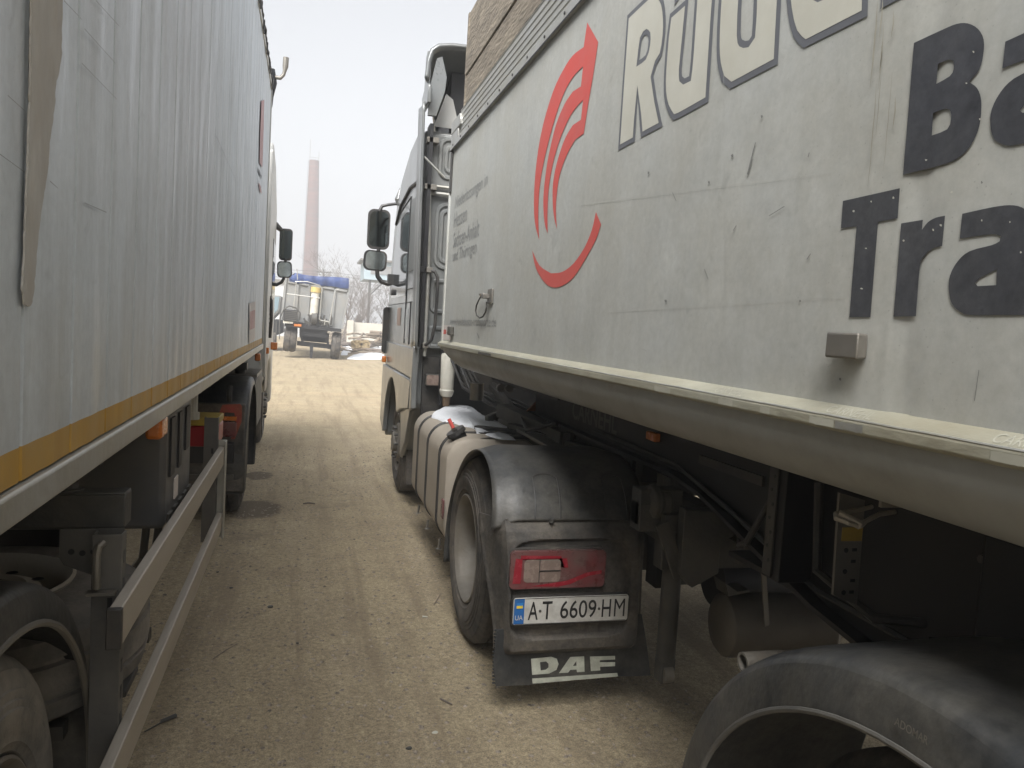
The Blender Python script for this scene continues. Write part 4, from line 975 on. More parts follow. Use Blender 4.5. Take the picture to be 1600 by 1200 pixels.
for u in (.226,.738): q = toP(u,.5); b.tube([q, q+Vector((0,-.004,0))], .006, 8)
b.done('plate_bolt', m_steel, pl, split=True)
b = B(); b.tube([toP(.02,.97), toP(.5,.985), toP(.98,.97)], .0012, 5); b.tube([toP(.02,.03), toP(.5,.02), toP(.98,.03)], .0012, 5); b.done('plate_border', m_ink, pl, split=True)
# rubber mudflap with serrated edge
YFp = 3.165
fo = [(776,985),(771,1040),(775,1073),(820,1071),(880,1065),(940,1057),(985,1057),(1017,1056),(1010,1000),(1003,960)]
fo = [(at(x,y,Y=YFp).x, at(x,y,Y=YFp).z) for x, y in fo]
b = B(); b.prism(fo, 'y', YFp, YFp+.012); mf = b.done('mudflap', m_fend, TT, bev=.002)
b = B()
for i in range(16):
    q = Vector(fo[0]).lerp(Vector(fo[2]), i/16); b.box(q.x-.012-.004*(1 if i>5 else 0), q.x+.002, YFp+.001, YFp+.010, q.y-.004, q.y+.002)
b.done('flap_serration', m_fend, mf, split=True)
def toF(u, v):
    q = at(660+u/2.857, 680+v/2.857, Y=YFp-.0015); return q
Dl = [(485,998),(575,989),(600,998),(608,1022),(598,1048),(565,1064),(490,1070)]; Dlh = [(525,1013),(552,1010),(563,1020),(563,1036),(550,1047),(528,1050)]
m_daf = M('worn_white_lettering',(.52,.54,.46),.6,0,.2,14,dirt=(.28,.27,.22),damt=.6,dscale=16)
mark('flap_lettering', [Dl,Dlh], m_daf, mf, toF)
mark('flap_lettering', [[(610,1062),(660,990),(722,987),(724,1056),(690,1058),(688,1046),(660,1048),(650,1060)],[(672,1030),(688,1029),(687,1008)]], m_daf, mf, toF)
mark('flap_lettering', [[(748,988),(860,985),(860,1001),(792,1005),(792,1013),(860,1013),(860,1031),(793,1034),(794,1050),(752,1053)]], m_daf, mf, toF)
mark('flap_lettering', [[(490,1086),(870,1061),(873,1077),(492,1109)]], m_daf, mf, toF)
# fuel tank
def tank_sec(g=0): 
    return [(1.19+p[0]*(1+g/.31), .655+p[1]*(1+g/.355)) for p in rrect(.62,.71,.15,8)]
TY0, TY1 = 4.70, 6.22
b = B(); rows = []
for y, s in ((TY0,.90),(TY0+.015,.97),(TY0+.05,1.0),(TY1-.06,1.0),(TY1-.015,.975),(TY1,.90)):
    rows.append([b.bm.verts.new((1.19+p[0]*s, y, .655+p[1]*s)) for p in rrect(.62,.71,.15,8)])
n = len(rows[0])
for p, q in zip(rows, rows[1:]):
    for i in range(n): b.bm.faces.new((p[i],p[(i+1)%n],q[(i+1)%n],q[i]))
b.bm.faces.new(rows[0]); b.bm.faces.new(rows[-1][::-1])
ft = b.done('fuel_tank', m_tank, TT)
for ysx in (5.88, 5.42, 4.92):
    b = B()
    for dy in (-.018, .018):
        b.tube([(x, ysx+dy, z) for x, z in tank_sec(.004)]+[(tank_sec(.004)[0][0], ysx+dy, tank_sec(.004)[0][1])], .005, 6, caps=False)
    st = b.done('tank_strap', m_black, ft)
    b = B(); sec = tank_sec(.002); rws = [[b.bm.verts.new((x, ysx+dy, z)) for x, z in sec] for dy in (-.016,.016)]
    for i in range(n): b.bm.faces.new((rws[0][i],rws[0][(i+1)%n],rws[1][(i+1)%n],rws[1][i]))
    b.done('strap_band', m_tank, st)
    b = B(); b.tube([(.91, ysx, .30),(.905,ysx,.24),(.905,ysx,.235)], [.010,.008,.02], 8); b.done('strap_bolt', m_galv, st)
# filler cap
q = at(712,690,Z=1.0); b = B(); q = Vector((.985,4.80,.985)); nrm = Vector((-.55,0,.83)).normalized()
b.tube([q, q+nrm*.04, q+nrm*.042, q+nrm*.07], [.05,.05,.066,.062], 18); b.beam(q+nrm*.075+Vector((0,-.05,0)), q+nrm*.075+Vector((0,.05,0)), .02,.018); fc = b.done('filler_cap', m_black, ft)
b = B(); b.tube([q+nrm*.085+Vector((0,.01,0)), q+nrm*.14+Vector((0,.02,.01))], .012, 8); b.done('red_tag', m_red, fc)
b = B(); b.box(.868,.880,4.66,4.72,.50,.62); b.done('side_reflector', m_lred, TT, bev=.004)
# hardware between tank and trailer: pipes, bracket, spring, hoses
b = B(); b.beam((1.40,5.35,1.12),(1.55,4.35,1.06),.10,.10); b.beam((1.36,4.95,1.055),(1.62,4.2,1.03),.07,.05)
b.tube([(1.45,5.9,1.25),(1.5,5.5,1.12),(1.58,5.0,1.06)],.035,10); b.tube([(1.5,4.9,1.02),(1.9,4.6,1.05)],.03,10)
b.done('exhaust_bracket', m_steel, TT, bev=.004)
b = B(); b.lathe((1.75,5.15,1.10),[(-.30,.001),(-.30,.10)]+[(-.28+.56*k/14,.105 if k%2 else .095) for k in range(15)]+[(.30,.10),(.30,.001)],'y',20); b.done('exhaust_heat_shield', m_galv, TT)
b = B(); b.prism([(1.50,1.10),(1.62,1.22),(1.72,1.20),(1.62,1.06)],'y',5.2,5.22); b.done('rusty_bracket', M('rust',(.30,.14,.08),.8,0,.3,9), TT)
b = B()
L0, L1 = at(792,645,Z=1.06), at(885,688,Z=1.06); b.beam(L0, L1, .05, .09); b.beam(at(760,655,Z=1.05), at(800,640,Z=1.10), .03,.05); b.beam(at(810,668,Z=1.05), at(870,700,Z=1.04), .10,.02)
b.done('aluminium_bracket', m_galv, TT, bev=.004, split=True)
b = B()
for i_ in range(9):
    q = L0.lerp(L1, .1+i_*.1); b.tube([q+Vector((-.03,0,.03)), q+Vector((-.045,0,.05))], .012, 6)
b.done('bracket_bolt', m_steel, TT, split=True)
b = B()
for i_ in range(6):
    q = at(770+i_*9,628+i_*5,Z=1.12); b.tube([q, q+Vector((.06*math.sin(i_*2),-.25,-.05)), q+Vector((.1,-.45,-.08+.02*i_))], .014, 6)
b.done('cable', m_black, TT, split=True)
b = B(); b.lathe(at(745,612,Z=1.25),[(-.06,.001),(-.06,.05),(.06,.05),(.06,.001)],'z',14); b.lathe(at(782,606,Z=1.27),[(-.02,.001),(-.02,.03),(.02,.03),(.02,.001)],'y',12); b.lathe(at(796,607,Z=1.27),[(-.02,.001),(-.02,.03),(.02,.03),(.02,.001)],'y',12); b.done('air_coupling', m_galv, TT, split=True)
b = B(); b.prism([(5.9,1.30),(5.9,1.41),(4.35,1.41),(4.25,1.36),(4.25,1.31),(4.35,1.30)], 'x', 1.44, 1.455); bb = b.done('black_bracket_bar', m_dark, TT)
b = B()
for yy in (4.45,4.8,5.15): b.tube([(1.438,yy,1.355),(1.436,yy,1.355)],.014,10)
b.done('bar_hole', m_galv, bb, split=True)
b = B()
for k in range(5):
    x0 = 1.2+.05*k; b.tube([(x0,6.5,1.45-.03*k),(x0+.05,6.2,1.25-.02*k),(x0+.2,5.7,1.12+.01*k),(x0+.35,5.1,1.08),(x0+.3,4.6,1.04)], .012, 8)
b.done('air_hose', m_black, TT, split=True)
b = B(); b.tube([(1.18,6.35,1.56),(1.17,6.25,1.44),(1.24,6.05,1.22),(1.40,5.7,1.12)], .013, 8); b.tube([(1.22,6.35,1.56),(1.21,6.22,1.46),(1.30,6.05,1.2),(1.45,5.7,1.1)], .013, 8); b.done('coiled_hose', m_black, TT, split=True)
b = B(); b.prism([(1.10,1.005),(1.42,1.03),(1.5,1.005)],'y',4.72,4.80); b.beam((1.14,5.05,1.035),(1.5,4.75,1.04),.05,.02); b.done('anti_slip_step', m_black, TT)
b = B(); b.lathe((1.155,6.3,1.12),[(0,.001),(0,.045),(.02,.055),(.05,.062),(.06,.055),(.34,.062),(.36,.05),(.36,.001)],'z',24); cn = b.done('filter_canister', m_can, TT)
b = B(); b.lathe((1.155,6.3,1.04),[(0,.001),(0,.03),(.08,.036)],'z',16); b.done('canister_base', M('brown_base',(.12,.08,.05),.6), cn)
b = B(); b.box(1.10,1.12,6.32,6.4,1.04,1.60); b.done('canister_bracket', m_dark, TT)
b = B(); b.box(.98,2.9,6.50,6.56,.85,1.44); b.done('engine_rear_cover', m_black, TT)
rr_prism('reversing_lamp', m_lclr, TT, 1.00, 1.135, 1.20, 1.285, 6.40, 6.47, .012)
rr_prism('lamp_rim', m_steel, TT, .993, 1.142, 1.193, 1.292, 6.41, 6.46, .014)
# black splash guard behind the front wheel
b = B(); b.grid(lambda u, v: (.93+v*.40, 7.8+.66*math.cos(R_(150+66*u)), .50+.66*math.sin(R_(150+66*u))*1.0 if u<.5 else .50+.66*math.sin(R_(150+66*u))), 12, 3)
sg = b.done('front_splash_guard', m_fendd, TT, solid=.02)
b = B(); b.box(.94,1.30,6.98,7.02,.22,.95); b.done('splash_panel', m_fendd, sg, bev=.01)
# ---- cab
CX = .90
def arcp(cy_, cz2, r, a0, a1, n=10): return [(cy_+r*math.cos(R_(a0+(a1-a0)*k/n)), cz2+r*math.sin(R_(a0+(a1-a0)*k/n))) for k in range(n+1)]
body = [(6.56,1.50),(6.56,3.33),(7.0,3.40),(7.6,3.34),(8.1,3.2),(8.45,3.02),(8.62,2.72),(8.86,2.0),(8.9,1.5),(8.92,.55),(8.6,.45)] + arcp(7.86,.52,.66,-4,188,16) + [(6.86,.62),(6.56,1.0)]
CAB = cab_side(TT, CX, 3.36, body, m_cab, 'cab', bev=.03)
# outer wing of the wheel arch and side skirts standing proud
b = B(); b.prism([(6.44,1.30),(6.42,1.50),(8.70,1.50),(8.86,1.30),(8.86,1.25),(6.46,1.24)], 'x', CX-.022, CX+.02); b.done('side_skirt', m_cab, CAB, bev=.01)
arch = [(6.44,1.235),(8.84,1.235),(8.88,.6),(8.56,.5)] + arcp(7.86,.52,.63,0,148,14) + [(6.98,.93),(6.52,.98)]
b = B(); b.prism(arch, 'x', CX-.034, CX+.02); b.done('wheel_arch_panel', m_cab, CAB, bev=.012)
b = B(); b.prism([(6.36,1.0),(6.44,.97),(6.48,1.24),(6.46,1.52),(6.38,1.52),(6.40,1.24)], 'x', CX-.03, CX+.02); b.done('skirt_edge', m_cab, CAB, bev=.01)
# rear side deflector strip
def dfl(u, v):
    z = 1.5+v*2.0; lean = -.035*max(0,(z-1.5)/1.9)
    return (CX-.012+lean+.012*math.sin(u*math.pi), 6.34+u*.24, z)
b = B(); b.grid(dfl, 6, 30); df = b.done('side_deflector', m_cab, CAB, solid=.022)
b = B(); b.box(CX+.02,CX+.05,6.40,6.56,1.5,3.35); b.done('deflector_bracing', m_dark, df)
b = B(); b.tube([(CX+.075,6.44,1.44),(CX+.07,6.44,2.2),(CX+.045,6.44,2.82)], .016, 10); b.done('deflector_tube', m_alu, df)
# upper deflector ear beneath the spoiler
ear = [(6.28,3.48),(6.60,3.48),(6.62,3.60),(6.52,3.64),(6.50,3.90),(6.42,3.93),(6.36,3.86),(6.37,3.66),(6.28,3.62)]
b = B(); b.prism(ear, 'x', CX-.03, CX+.0); b.done('deflector_bracket', m_cab, CAB, bev=.008)
b = B(); b.prism([(.89,3.40),(.96,3.40),(1.02,3.60),(1.03,3.72),(.985,3.88),(.94,3.86),(.90,3.66)], 'y', 6.36, 6.39); b.done('spoiler_bracket', m_cab, CAB, bev=.004)
# roof spoiler shell open at the back
def sp_(u, v):
    # u: along Y from rear edge (0) to front (1); v: around from left lower edge over the top to the right
    s = [(0,.0),(.02,.10),(.05,.20),(.11,.27),(.22,.305)]
    t = v*2 if v < .5 else (1-v)*2
    half = xc-.865
    pr_ = [(0,0),(.006,.07),(.012,.15),(.035,.225),(.09,.27),(.2,.29),(half*.6,.315),(half,.32)]
    k = t*(len(pr_)-1); i = min(int(k), len(pr_)-2); f = k-i
    dx = pr_[i][0]*(1-f)+pr_[i+1][0]*f; dz = pr_[i][1]*(1-f)+pr_[i+1][1]*f
    x = .855+dx if v < .5 else 2*xc-.855-dx
    y = 6.32+u*1.25; x += (.30 if v < .5 else -.30)*u**.9
    z = 3.68 + dz*(1-.80*u**1.4) - .20*u**1.3
    return (x, y, z)
b = B(); b.grid(sp_, 16, 42); b.done('roof_spoiler', m_cab, CAB, solid=.028)
b = B(); b.prism([(6.66,3.30),(6.66,3.86),(7.4,3.70),(8.0,3.35)],'x',1.12,3.1); b.done('roof_fairing_core', m_dark, CAB)
b = B(); b.prism([(.98,3.38),(1.20,3.38),(1.13,3.62),(1.07,3.66)], 'y', 6.60, 6.61); b.done('roof_gusset', m_white, CAB)
# back wall with pressed panels
b = B(); b.box(CX+.05, 3.3, 6.50, 6.558, 1.50, 3.30); bw = b.done('back_wall', m_cabk, CAB, bev=.02)
def press(x0,x1,z0,z1,r,parent,name='pressed_panel'):
    cx_, cz2 = (x0+x1)/2,(z0+z1)/2
    b = B(); rows = []
    for s, yy in ((0,6.498),(.012,6.484),(.030,6.484),(.045,6.50),(.06,6.502)):
        rows.append([b.bm.verts.new((cx_+p[0], yy, cz2+p[1])) for p in rrect(x1-x0-2*s, z1-z0-2*s, max(.01,r-s), 6)])
    n = len(rows[0])
    for p, q in zip(rows, rows[1:]):
        for i in range(n): b.bm.faces.new((p[i],p[(i+1)%n],q[(i+1)%n],q[i]))
    b.bm.faces.new(rows[-1][::-1]); return b.done(name, m_cabk, parent)
press(1.01,1.9,2.92,3.28,.09,bw); press(1.06,1.85,2.97,3.22,.07,bw)
press(1.01,2.3,2.17,2.74,.10,bw); press(1.05,2.25,2.22,2.69,.07,bw)
press(1.00,2.3,1.80,2.10,.06,bw)
press(1.0,2.3,1.50,1.70,.03,bw)
b = B(); b.tube([(.93,6.46,2.80),(1.5,6.47,2.79)],.018,8); b.tube([(.93,6.47,2.86),(1.5,6.47,2.85)],.014,8)
b.tube([at(663,245,Y=6.3), at(695,278,Y=6.3)],.009,8); b.done('back_strut', m_alu, CAB)
b = B()
for z in (2.16,1.53,2.84,3.22): b.box(.90,1.00,6.40,6.49,z-.022,z+.022)
b.done('hinge_clamp', m_galv, CAB, bev=.004, split=True)
b = B(); b.box(.895,.935,6.395,6.48,2.138,2.182); b.box(.895,.935,6.395,6.48,1.508,1.552); b.done('hinge_block', m_ink, CAB, split=True)
b = B(); hp_ = [(.97,6.42,2.16),(1.02,6.40,2.15),(1.045,6.39,2.10),(1.045,6.38,1.9),(1.04,6.38,1.7),(1.02,6.39,1.58),(.98,6.40,1.54),(.96,6.42,1.53)]
b.tube(hp_, .014, 10); b.done('grab_handle', m_black, CAB)
# door and windows on the side
b = B(); b.prism([(7.32,1.97),(7.32,2.78),(8.30,2.74),(8.52,2.2),(8.56,1.97)], 'x', CX-.004, CX-.0); b.done('door_window', m_glass, CAB)
b = B(); b.prism([(6.78,2.18),(6.78,2.82),(7.18,2.84),(7.18,2.18)], 'x', CX-.005, CX); b.done('rear_side_panel', m_cabk, CAB, bev=.002)
for pts in ([(7.24,1.52),(7.24,2.88)], [(7.24,2.88),(8.35,2.82)], [(6.6,2.02),(7.24,2.02)], [(6.6,1.9),(8.8,1.9)], [(6.9,1.52),(6.9,1.9)], [(7.24,2.02),(7.24,1.9)]):
    b = B(); b.beam((CX-.002,*pts[0]), (CX-.002,*pts[1]), .006, .012, up=(1,0,0)); b.done('panel_gap', m_ink, CAB)
b = B(); b.tube([(CX-.005,6.56,2.93),(CX-.008,7.3,2.97),(CX-.008,8.0,2.90),(CX-.004,8.40,2.76)], .016, 8); b.done('gutter', m_black, CAB)
b = B(); b.prism([(7.05,1.56),(7.05,1.84),(7.35,1.84),(7.35,1.56)], 'x', CX-.003, CX); b.done('storage_hatch', m_cab, CAB)
mark('door_sticker', [[(7.6,1.68),(7.9,1.68),(7.9,1.86),(7.6,1.86)]], M('faded_pink',(.45,.33,.27),.6), CAB, lambda u, v: Vector((CX-.004,u,v)))
b = B(); b.box(CX-.03,CX,8.28,8.42,2.0,2.06); b.done('door_handle', m_black, CAB, bev=.01)
p = at(613,567,X=.86); b = B(); b.box(CX-.075,CX-.03,8.50,8.58,p.z-.035,p.z+.035); b.done('indicator_lamp', m_amber, CAB, bev=.012)
# windscreen side wing seen past the door
b = B(); b.prism(rrect(.09,.52,.035), 'y', 8.72, 8.80); q = at(604,516,Y=8.76)
for v in b.bm.verts: v.co += Vector((q.x,0,q.z))
b.done('front_mirror_housing', m_black, CAB, bev=.01)
YM = 8.45
mirror(CAB, at(592,358,Y=YM), .235, .42, .12)
mirror(CAB, at(586.5,407,Y=YM), .245, .215, .11, tilt=2)
b = B(); b.tube([at(593,330,Y=YM), at(597,322,Y=YM), at(606,320,Y=YM), at(622,318,Y=YM), at(630,316,Y=YM)], [.018,.018,.016,.016,.016], 8)
b.tube([at(592,387,Y=YM), at(591,393,Y=YM)], .02, 8)
b.tube([at(589,421,Y=YM), at(590,432,Y=YM), at(596,440,Y=YM), at(606,443,Y=YM), at(616,440,Y=YM)], [.022,.024,.026,.03,.03], 8)
q = at(613,437,Y=YM); b.box(q.x-.05,q.x+.08,q.y-.06,q.y+.06,q.z-.055,q.z+.055)
b.done('mirror_arm', m_black, CAB, split=True)
b = B(); q = at(624,312,Y=YM); b.tube([q+Vector((0,0,-.08)), q+Vector((.0,0,.0)), q+Vector((.01,0,.12))], [.02,.05,.015], 10); b.done('wind_deflector', m_cab, CAB)

# snow on the tank
def snow_patch(name, pts, zf, h, label):
    b = B(); loop = smooth_loop(pts, 4); c = Vector((sum(p[0] for p in loop)/len(loop), sum(p[1] for p in loop)/len(loop)))
    prev = None; rows = []
    for s, k in ((1,0),(.97,.35),(.9,.7),(.75,.9),(.5,1),(.2,1.0)):
        rows.append([b.bm.verts.new((c.x+(p[0]-c.x)*s, c.y+(p[1]-c.y)*s, zf(c.x+(p[0]-c.x)*s)+ .001 + h*k*(1+.35*noise.noise(Vector((p[0]*9*s,p[1]*9*s,k)))) )) for p in loop])
    n = len(loop)
    for p, q in zip(rows, rows[1:]):
        for i in range(n): b.bm.faces.new((p[i],p[(i+1)%n],q[(i+1)%n],q[i]))
    b.bm.faces.new(rows[-1]); o = b.done(name, m_snow); tag(o, label, 'snow', 'snow lying on the fuel tank'); return o
def tankz(x):
    d = max(0, 1.03-x); return 1.010-(.15-math.sqrt(max(0,.15**2-min(d,.149)**2)))
def sp2(l): return [(at(x,y,Z=1.02).x, at(x,y,Z=1.02).y) for x, y in l]
snow_patch('snow_patch', sp2([(674,646),(690,637),(700,633),(712,632),(736,636),(752,647),(770,656),(800,670),(778,671),(762,674),(745,676),(740,668),(722,664),(708,659),(695,658),(684,652)]), tankz, .028, 'large white snow patch on top of the beige fuel tank')
snow_patch('snow_patch', sp2([(758,677),(778,674),(798,679),(806,686),(785,685),(768,681)]), tankz, .012, 'small strip of snow beside the fuel filler side of the tank strap')

# ================================================================== FAR TIPPER TRUCK
FY = 34.0
FT = thing('tipper_truck', (.45, FY, 0), 'pale grey tipper body with blue tarpaulin standing at the end of the yard', 'truck')
def fa(x, y, d=0): return at(x, y, Y=FY+d)
def quad_slab(b, pts, y0, y1):
    b.prism([(fa(x,y).x, fa(x,y).z) for x, y in pts], 'y', y0, y1)
b = B(); quad_slab(b, [(447,430),(545,450),(533,515),(441,500)], FY, FY+6.5); bd = b.done('tipper_body', m_pale, FT, bev=.04)
b = B()
for p, q in (((450,440),(544,455)),((441,497),(533,514)),((447,432),(440,500)),((466,437),(462,500)),((484,442),(480,503)),((503,446),(499,507)),((524,450),(518,511)),((545,452),(534,514))):
    b.beam(fa(*p,-.04), fa(*q,-.04), .09, .08, up=(0,1,0))
b.done('body_ribs', m_pale, bd)
b = B()
def tarp(u, v):
    x = 452+u*93; yb = 440+u*11; yt = 424+u*13+2*math.sin(u*5)+(4 if u<.1 else 0); y = yt+(yb-yt)*v+.5*math.sin(u*17+v*5)*v
    q = fa(x,y,-.1); q.y += -.05*math.sin(v*3.1)+.02*math.sin(u*31); return q
b.grid(tarp, 40, 8)
def tarpt(u, v):
    q = Vector(tarp(u,0)); return (q.x, q.y+v*6.5, q.z+.03*math.sin(v*math.pi)-.02*math.sin(v*20))
b.grid(tarpt, 20, 10); b.done('blue_tarpaulin', m_tarp, bd)
b = B(); b.tube([fa(493,456,-.3), fa(490,492,-.3)], .17, 16); cy_ = b.done('hoist_cylinder', m_can, FT)
b = B(); b.tube([fa(494,449,-.3), fa(493,457,-.3)], .21, 16); b.done('cylinder_head', M('faded_yellow',(.50,.38,.14),.6,0,.1,3), cy_)
b = B()
for path in ([(461,440),(480,440),(500,446),(503,452),(499,500)], [(463,440),(459,480),(455,502)], [(448,459),(500,466)], [(530,452),(524,452),(522,462),(516,498),(514,505)], [(500,500),(514,503)], [(465,437),(464,420)], [(508,498),(507,508)]):
    b.tube([fa(x,y,-.45) for x, y in path], .022, 6)
b.done('ladder_frame', m_alu, FT)
b = B(); quad_slab(b, [(444,483),(465,485),(463,503),(443,501)], FY-.5, FY-.2); ra = b.done('radiator', m_dark, FT, bev=.03)
b = B()
for i in range(6): b.beam(fa(445,485+i*2.8,-.52), fa(464,487+i*2.8,-.52), .04,.03,up=(0,1,0))
b.done('radiator_slat', m_steel, ra, split=True)
b = B(); b.tube([fa(437,507,-.5),fa(438,495,-.5),(fa(443,484,-.5)),fa(452,478,-.5),fa(462,481,-.5),fa(469,489,-.5),fa(468,500,-.5)], .03, 8); b.done('hose_loop', m_steel, FT)
b = B(); quad_slab(b, [(445,503),(533,514),(533,519),(445,510)], FY-.3, FY+6); b.done('chassis_frame', m_dark, FT)
b = B(); quad_slab(b, [(468,512),(512,517),(511,528),(468,524)], FY-.1, FY+5); quad_slab(b, [(464,533),(520,539),(520,546),(464,540)], FY+.3, FY+.7)
quad_slab(b, [(484,536),(490,536),(488,559),(484,559)], FY-.1, FY+.1)
b.beam(fa(470,524,.2), fa(474,538,.2), .1,.1); b.beam(fa(510,526,.2), fa(513,540,.2), .1,.1)
quad_slab(b, [(472,517),(516,522),(515,538),(470,534)], FY+1.5, FY+2); b.done('axle_assembly', m_dark, FT)
b = B()
for k in range(14):
    p = fa(475+k*3.2,497+6*math.sin(k*2.3),-.25); q = fa(478+k*3,508+3*math.sin(k*1.7),-.25); b.tube([p,(p+q)/2+Vector((.08*math.sin(k),0,.05)),q],.045,6)
b.lathe(tuple(fa(491,497,-.3)),[(-.2,.05),(-.1,.26),(.1,.26),(.2,.05)],'x',14)
b.done('valve_cluster', m_steel, FT)
b = B(); q = fa(450,503,-.4); b.box(q.x-.2,q.x+.2,q.y-.05,q.y+.05,q.z-.06,q.z+.05); b.done('white_lamp', m_can, FT)
b = B(); q = fa(464,508,-.4); b.box(q.x-.12,q.x+.18,q.y-.05,q.y+.05,q.z-.05,q.z+.05); b.done('orange_lamp', m_amber, FT)
def fwheel(x, ytop, ybot, wpx):
    top, bot = fa(x,ytop), fa(x,ybot); r = (top.z-bot.z)/2; c = (top+bot)/2; hw = wpx/1200*FY/2
    b = B(); b.lathe((c.x,c.y+.3,c.z),[(-hw,r*.55),(-hw*.95,r*.9),(-hw*.6,r*.99),(-hw*.1,r),(-hw*.05,r*.96),(hw*.05,r*.96),(hw*.1,r),(hw*.6,r*.99),(hw*.95,r*.9),(hw,r*.55)],'x',36)
    for v in b.bm.verts: v.co = c+Matrix.Rotation(R_(4),3,'Y')@(v.co-c)
    w_ = b.done('wheel', m_tyre, FT)
    b = B(); b.lathe((c.x,c.y+.3,c.z),[(-hw*.9,.001),(-hw*.9,r*.55),(hw*.9,r*.55),(hw*.9,.001)],'x',24); b.done('rim', m_rim, w_)
fwheel(453.5,510,550,19); fwheel(525,519,562,14)
# ================================================================== LOADER / PARKED TRUCK BEHIND
PY = 40.0
def pa_(x, y, d=0): return at(x, y, Y=PY+d)
PT = thing('parked_truck', tuple(pa_(425,534)), 'pale cabbed dark bodied truck parked behind the left truck mirror', 'truck')
b = B(); b.prism([(pa_(x,y).x, pa_(x,y).z) for x, y in ((380,458),(440,462),(437,487),(424,500),(380,500))], 'y', PY, PY+3); pc_ = b.done('cab', m_pale, PT, bev=.06)
b = B(); b.prism([(pa_(x,y).x, pa_(x,y).z) for x, y in ((384,463),(437,464),(434,484),(426,492),(384,492))], 'y', PY-.04, PY-.01); b.done('windscreen', M('pale_sky_glass',(.22,.30,.34),.15,0,.1,1,spec=1), pc_)
b = B(); b.prism([(pa_(x,y).x, pa_(x,y).z) for x, y in ((380,498),(441,499),(443,520),(432,524),(380,526))], 'y', PY-.1, PY+3); b.done('bumper', m_dark, PT, bev=.05)
b = B()
for x in (425,431,436): b.prism([(pa_(a,c).x, pa_(a,c).z) for a, c in ((x,502),(x+1.6,502),(x+1.6,530),(x,530))], 'y', PY-.2, PY-.11)
b.done('bumper_bar', m_steel, PT, split=True)
for x in (398, 427):
    q = pa_(x,526); b = B(); b.lathe((q.x,q.y+.2,.5),[(-.15,.25),(-.14,.45),(-.1,.5),(.1,.5),(.14,.45),(.15,.25)],'x',30); w_ = b.done('wheel', m_tyre, PT)
    b = B(); b.lathe((q.x,q.y+.2,.5),[(-.12,.001),(-.12,.25),(.12,.25),(.12,.001)],'x',20); b.done('rim', m_rim, w_)
# ================================================================== BACKGROUND
BH = thing('warehouse', (-8, 70, 0), 'pale low warehouse with a flat roof standing behind the yard on the left', 'building')
b = B(); b.box(-16,-.5,70,82,0,4.6); b.done('wall', M('pale_render',(.55,.56,.56),.8,0,.05,.5), BH)
b = B(); b.box(-16.2,-.3,69.8,82.2,4.602,4.9); b.done('roof', m_galv, BH)
b = B()
for x in (-13,-10,-7,-4.2,-2.2): b.box(x,x+1.3,69.93,69.99,1.6,3.2)
for x in (-13,-10,-7,-4.2,-2.2): pass
b.bm.free(); 
for x in (-13,-10,-7,-4.2,-2.2):
    b = B(); b.box(x,x+1.3,69.93,69.995,1.6,3.2); b.done('window', m_glass, BH)
CH = thing('factory_chimney', (.62, 160, 0), 'tall tapering pinkish brick factory chimney fading into the fog', 'chimney')
c = ((at(475,430,Y=160).x+at(497,430,Y=160).x)/2)
b = B(); zt_ = at(491,251,Y=160).z; xt = at(491,251,Y=160).x; cb = at(486,420,Y=160)
rb, rt_ = 1.62, 1.0
pts, rr_ = [], []
for k in range(13):
    f = k/12; pts.append((cb.x+(xt-cb.x)*f*.0+ (cb.x+(xt-cb.x)*f-cb.x)*1.0, 160, zt_*f)); rr_.append(1.75-.80*f)
b.tube(pts, rr_, 28); cs = b.done('shaft', m_brick, CH)
b = B()
for f in (.35,.52,.68,.83,.97):
    k = f; b.tube([(pts[0][0]+(pts[-1][0]-pts[0][0])*f,160,zt_*f-.05),(pts[0][0]+(pts[-1][0]-pts[0][0])*f,160,zt_*f+.05)], 1.75-.80*f+.02, 28)
b.done('iron_band', m_steel, CH)
b = B(); b.tube([(xt-.85,160,zt_-.2),(xt-.85,160,zt_+4.0)], .05, 6); b.tube([(xt+.85,160,zt_-.2),(xt+.85,160,zt_+1.9)], .05, 6); b.tube([(xt-.85,160,zt_+.6),(xt+.85,160,zt_+.6)],.04,6); b.done('lightning_rod', m_galv, CH, split=True)
b = B()
for k in range(60):
    z = 3+k*.5; f = z/zt_; x = pts[0][0]+(pts[-1][0]-pts[0][0])*f-(1.75-.8*f)-.15
    b.tube([(x,159.8,z),(x,160.3,z)],.03,4)
b.tube([(pts[0][0]-1.8,159.8,2),(xt-1.1,159.8,zt_)],.04,4); b.done('ladder', m_steel, CH)
# elevated shed on posts
SH = thing('elevated_shed', (5.4, 60, 0), 'pale blue cabin raised on steel posts behind the bare trees', 'shed')
sz0, sz1 = at(590,438,Y=60).z, at(590,409,Y=60).z; sx0 = at(569,420,Y=60).x
b = B(); b.box(sx0, sx0+7, 60, 64, sz0, sz1); sb = b.done('cabin', M('pale_blue_sheet',(.36,.44,.47),.6,0,.08,.8), SH, bev=.03)
b = B(); b.box(sx0-.3, sx0+7.2, 59.7, 64.3, sz1+.002, sz1+.15); b.done('roof', m_galv, SH)
b = B(); b.box(sx0+.5, sx0+6.6, 59.95, 59.995, sz0+.45, sz1-.3); b.done('window', m_pale, sb)
for x in (sx0+.5, sx0+6.3):
    b = B(); b.box(x-.09,x+.09,60.2,60.38,0,sz0); b.beam((x,60.3,sz0-1.2),(x+1.1,60.3,sz0),.1,.1); b.done('post', m_steel, SH)
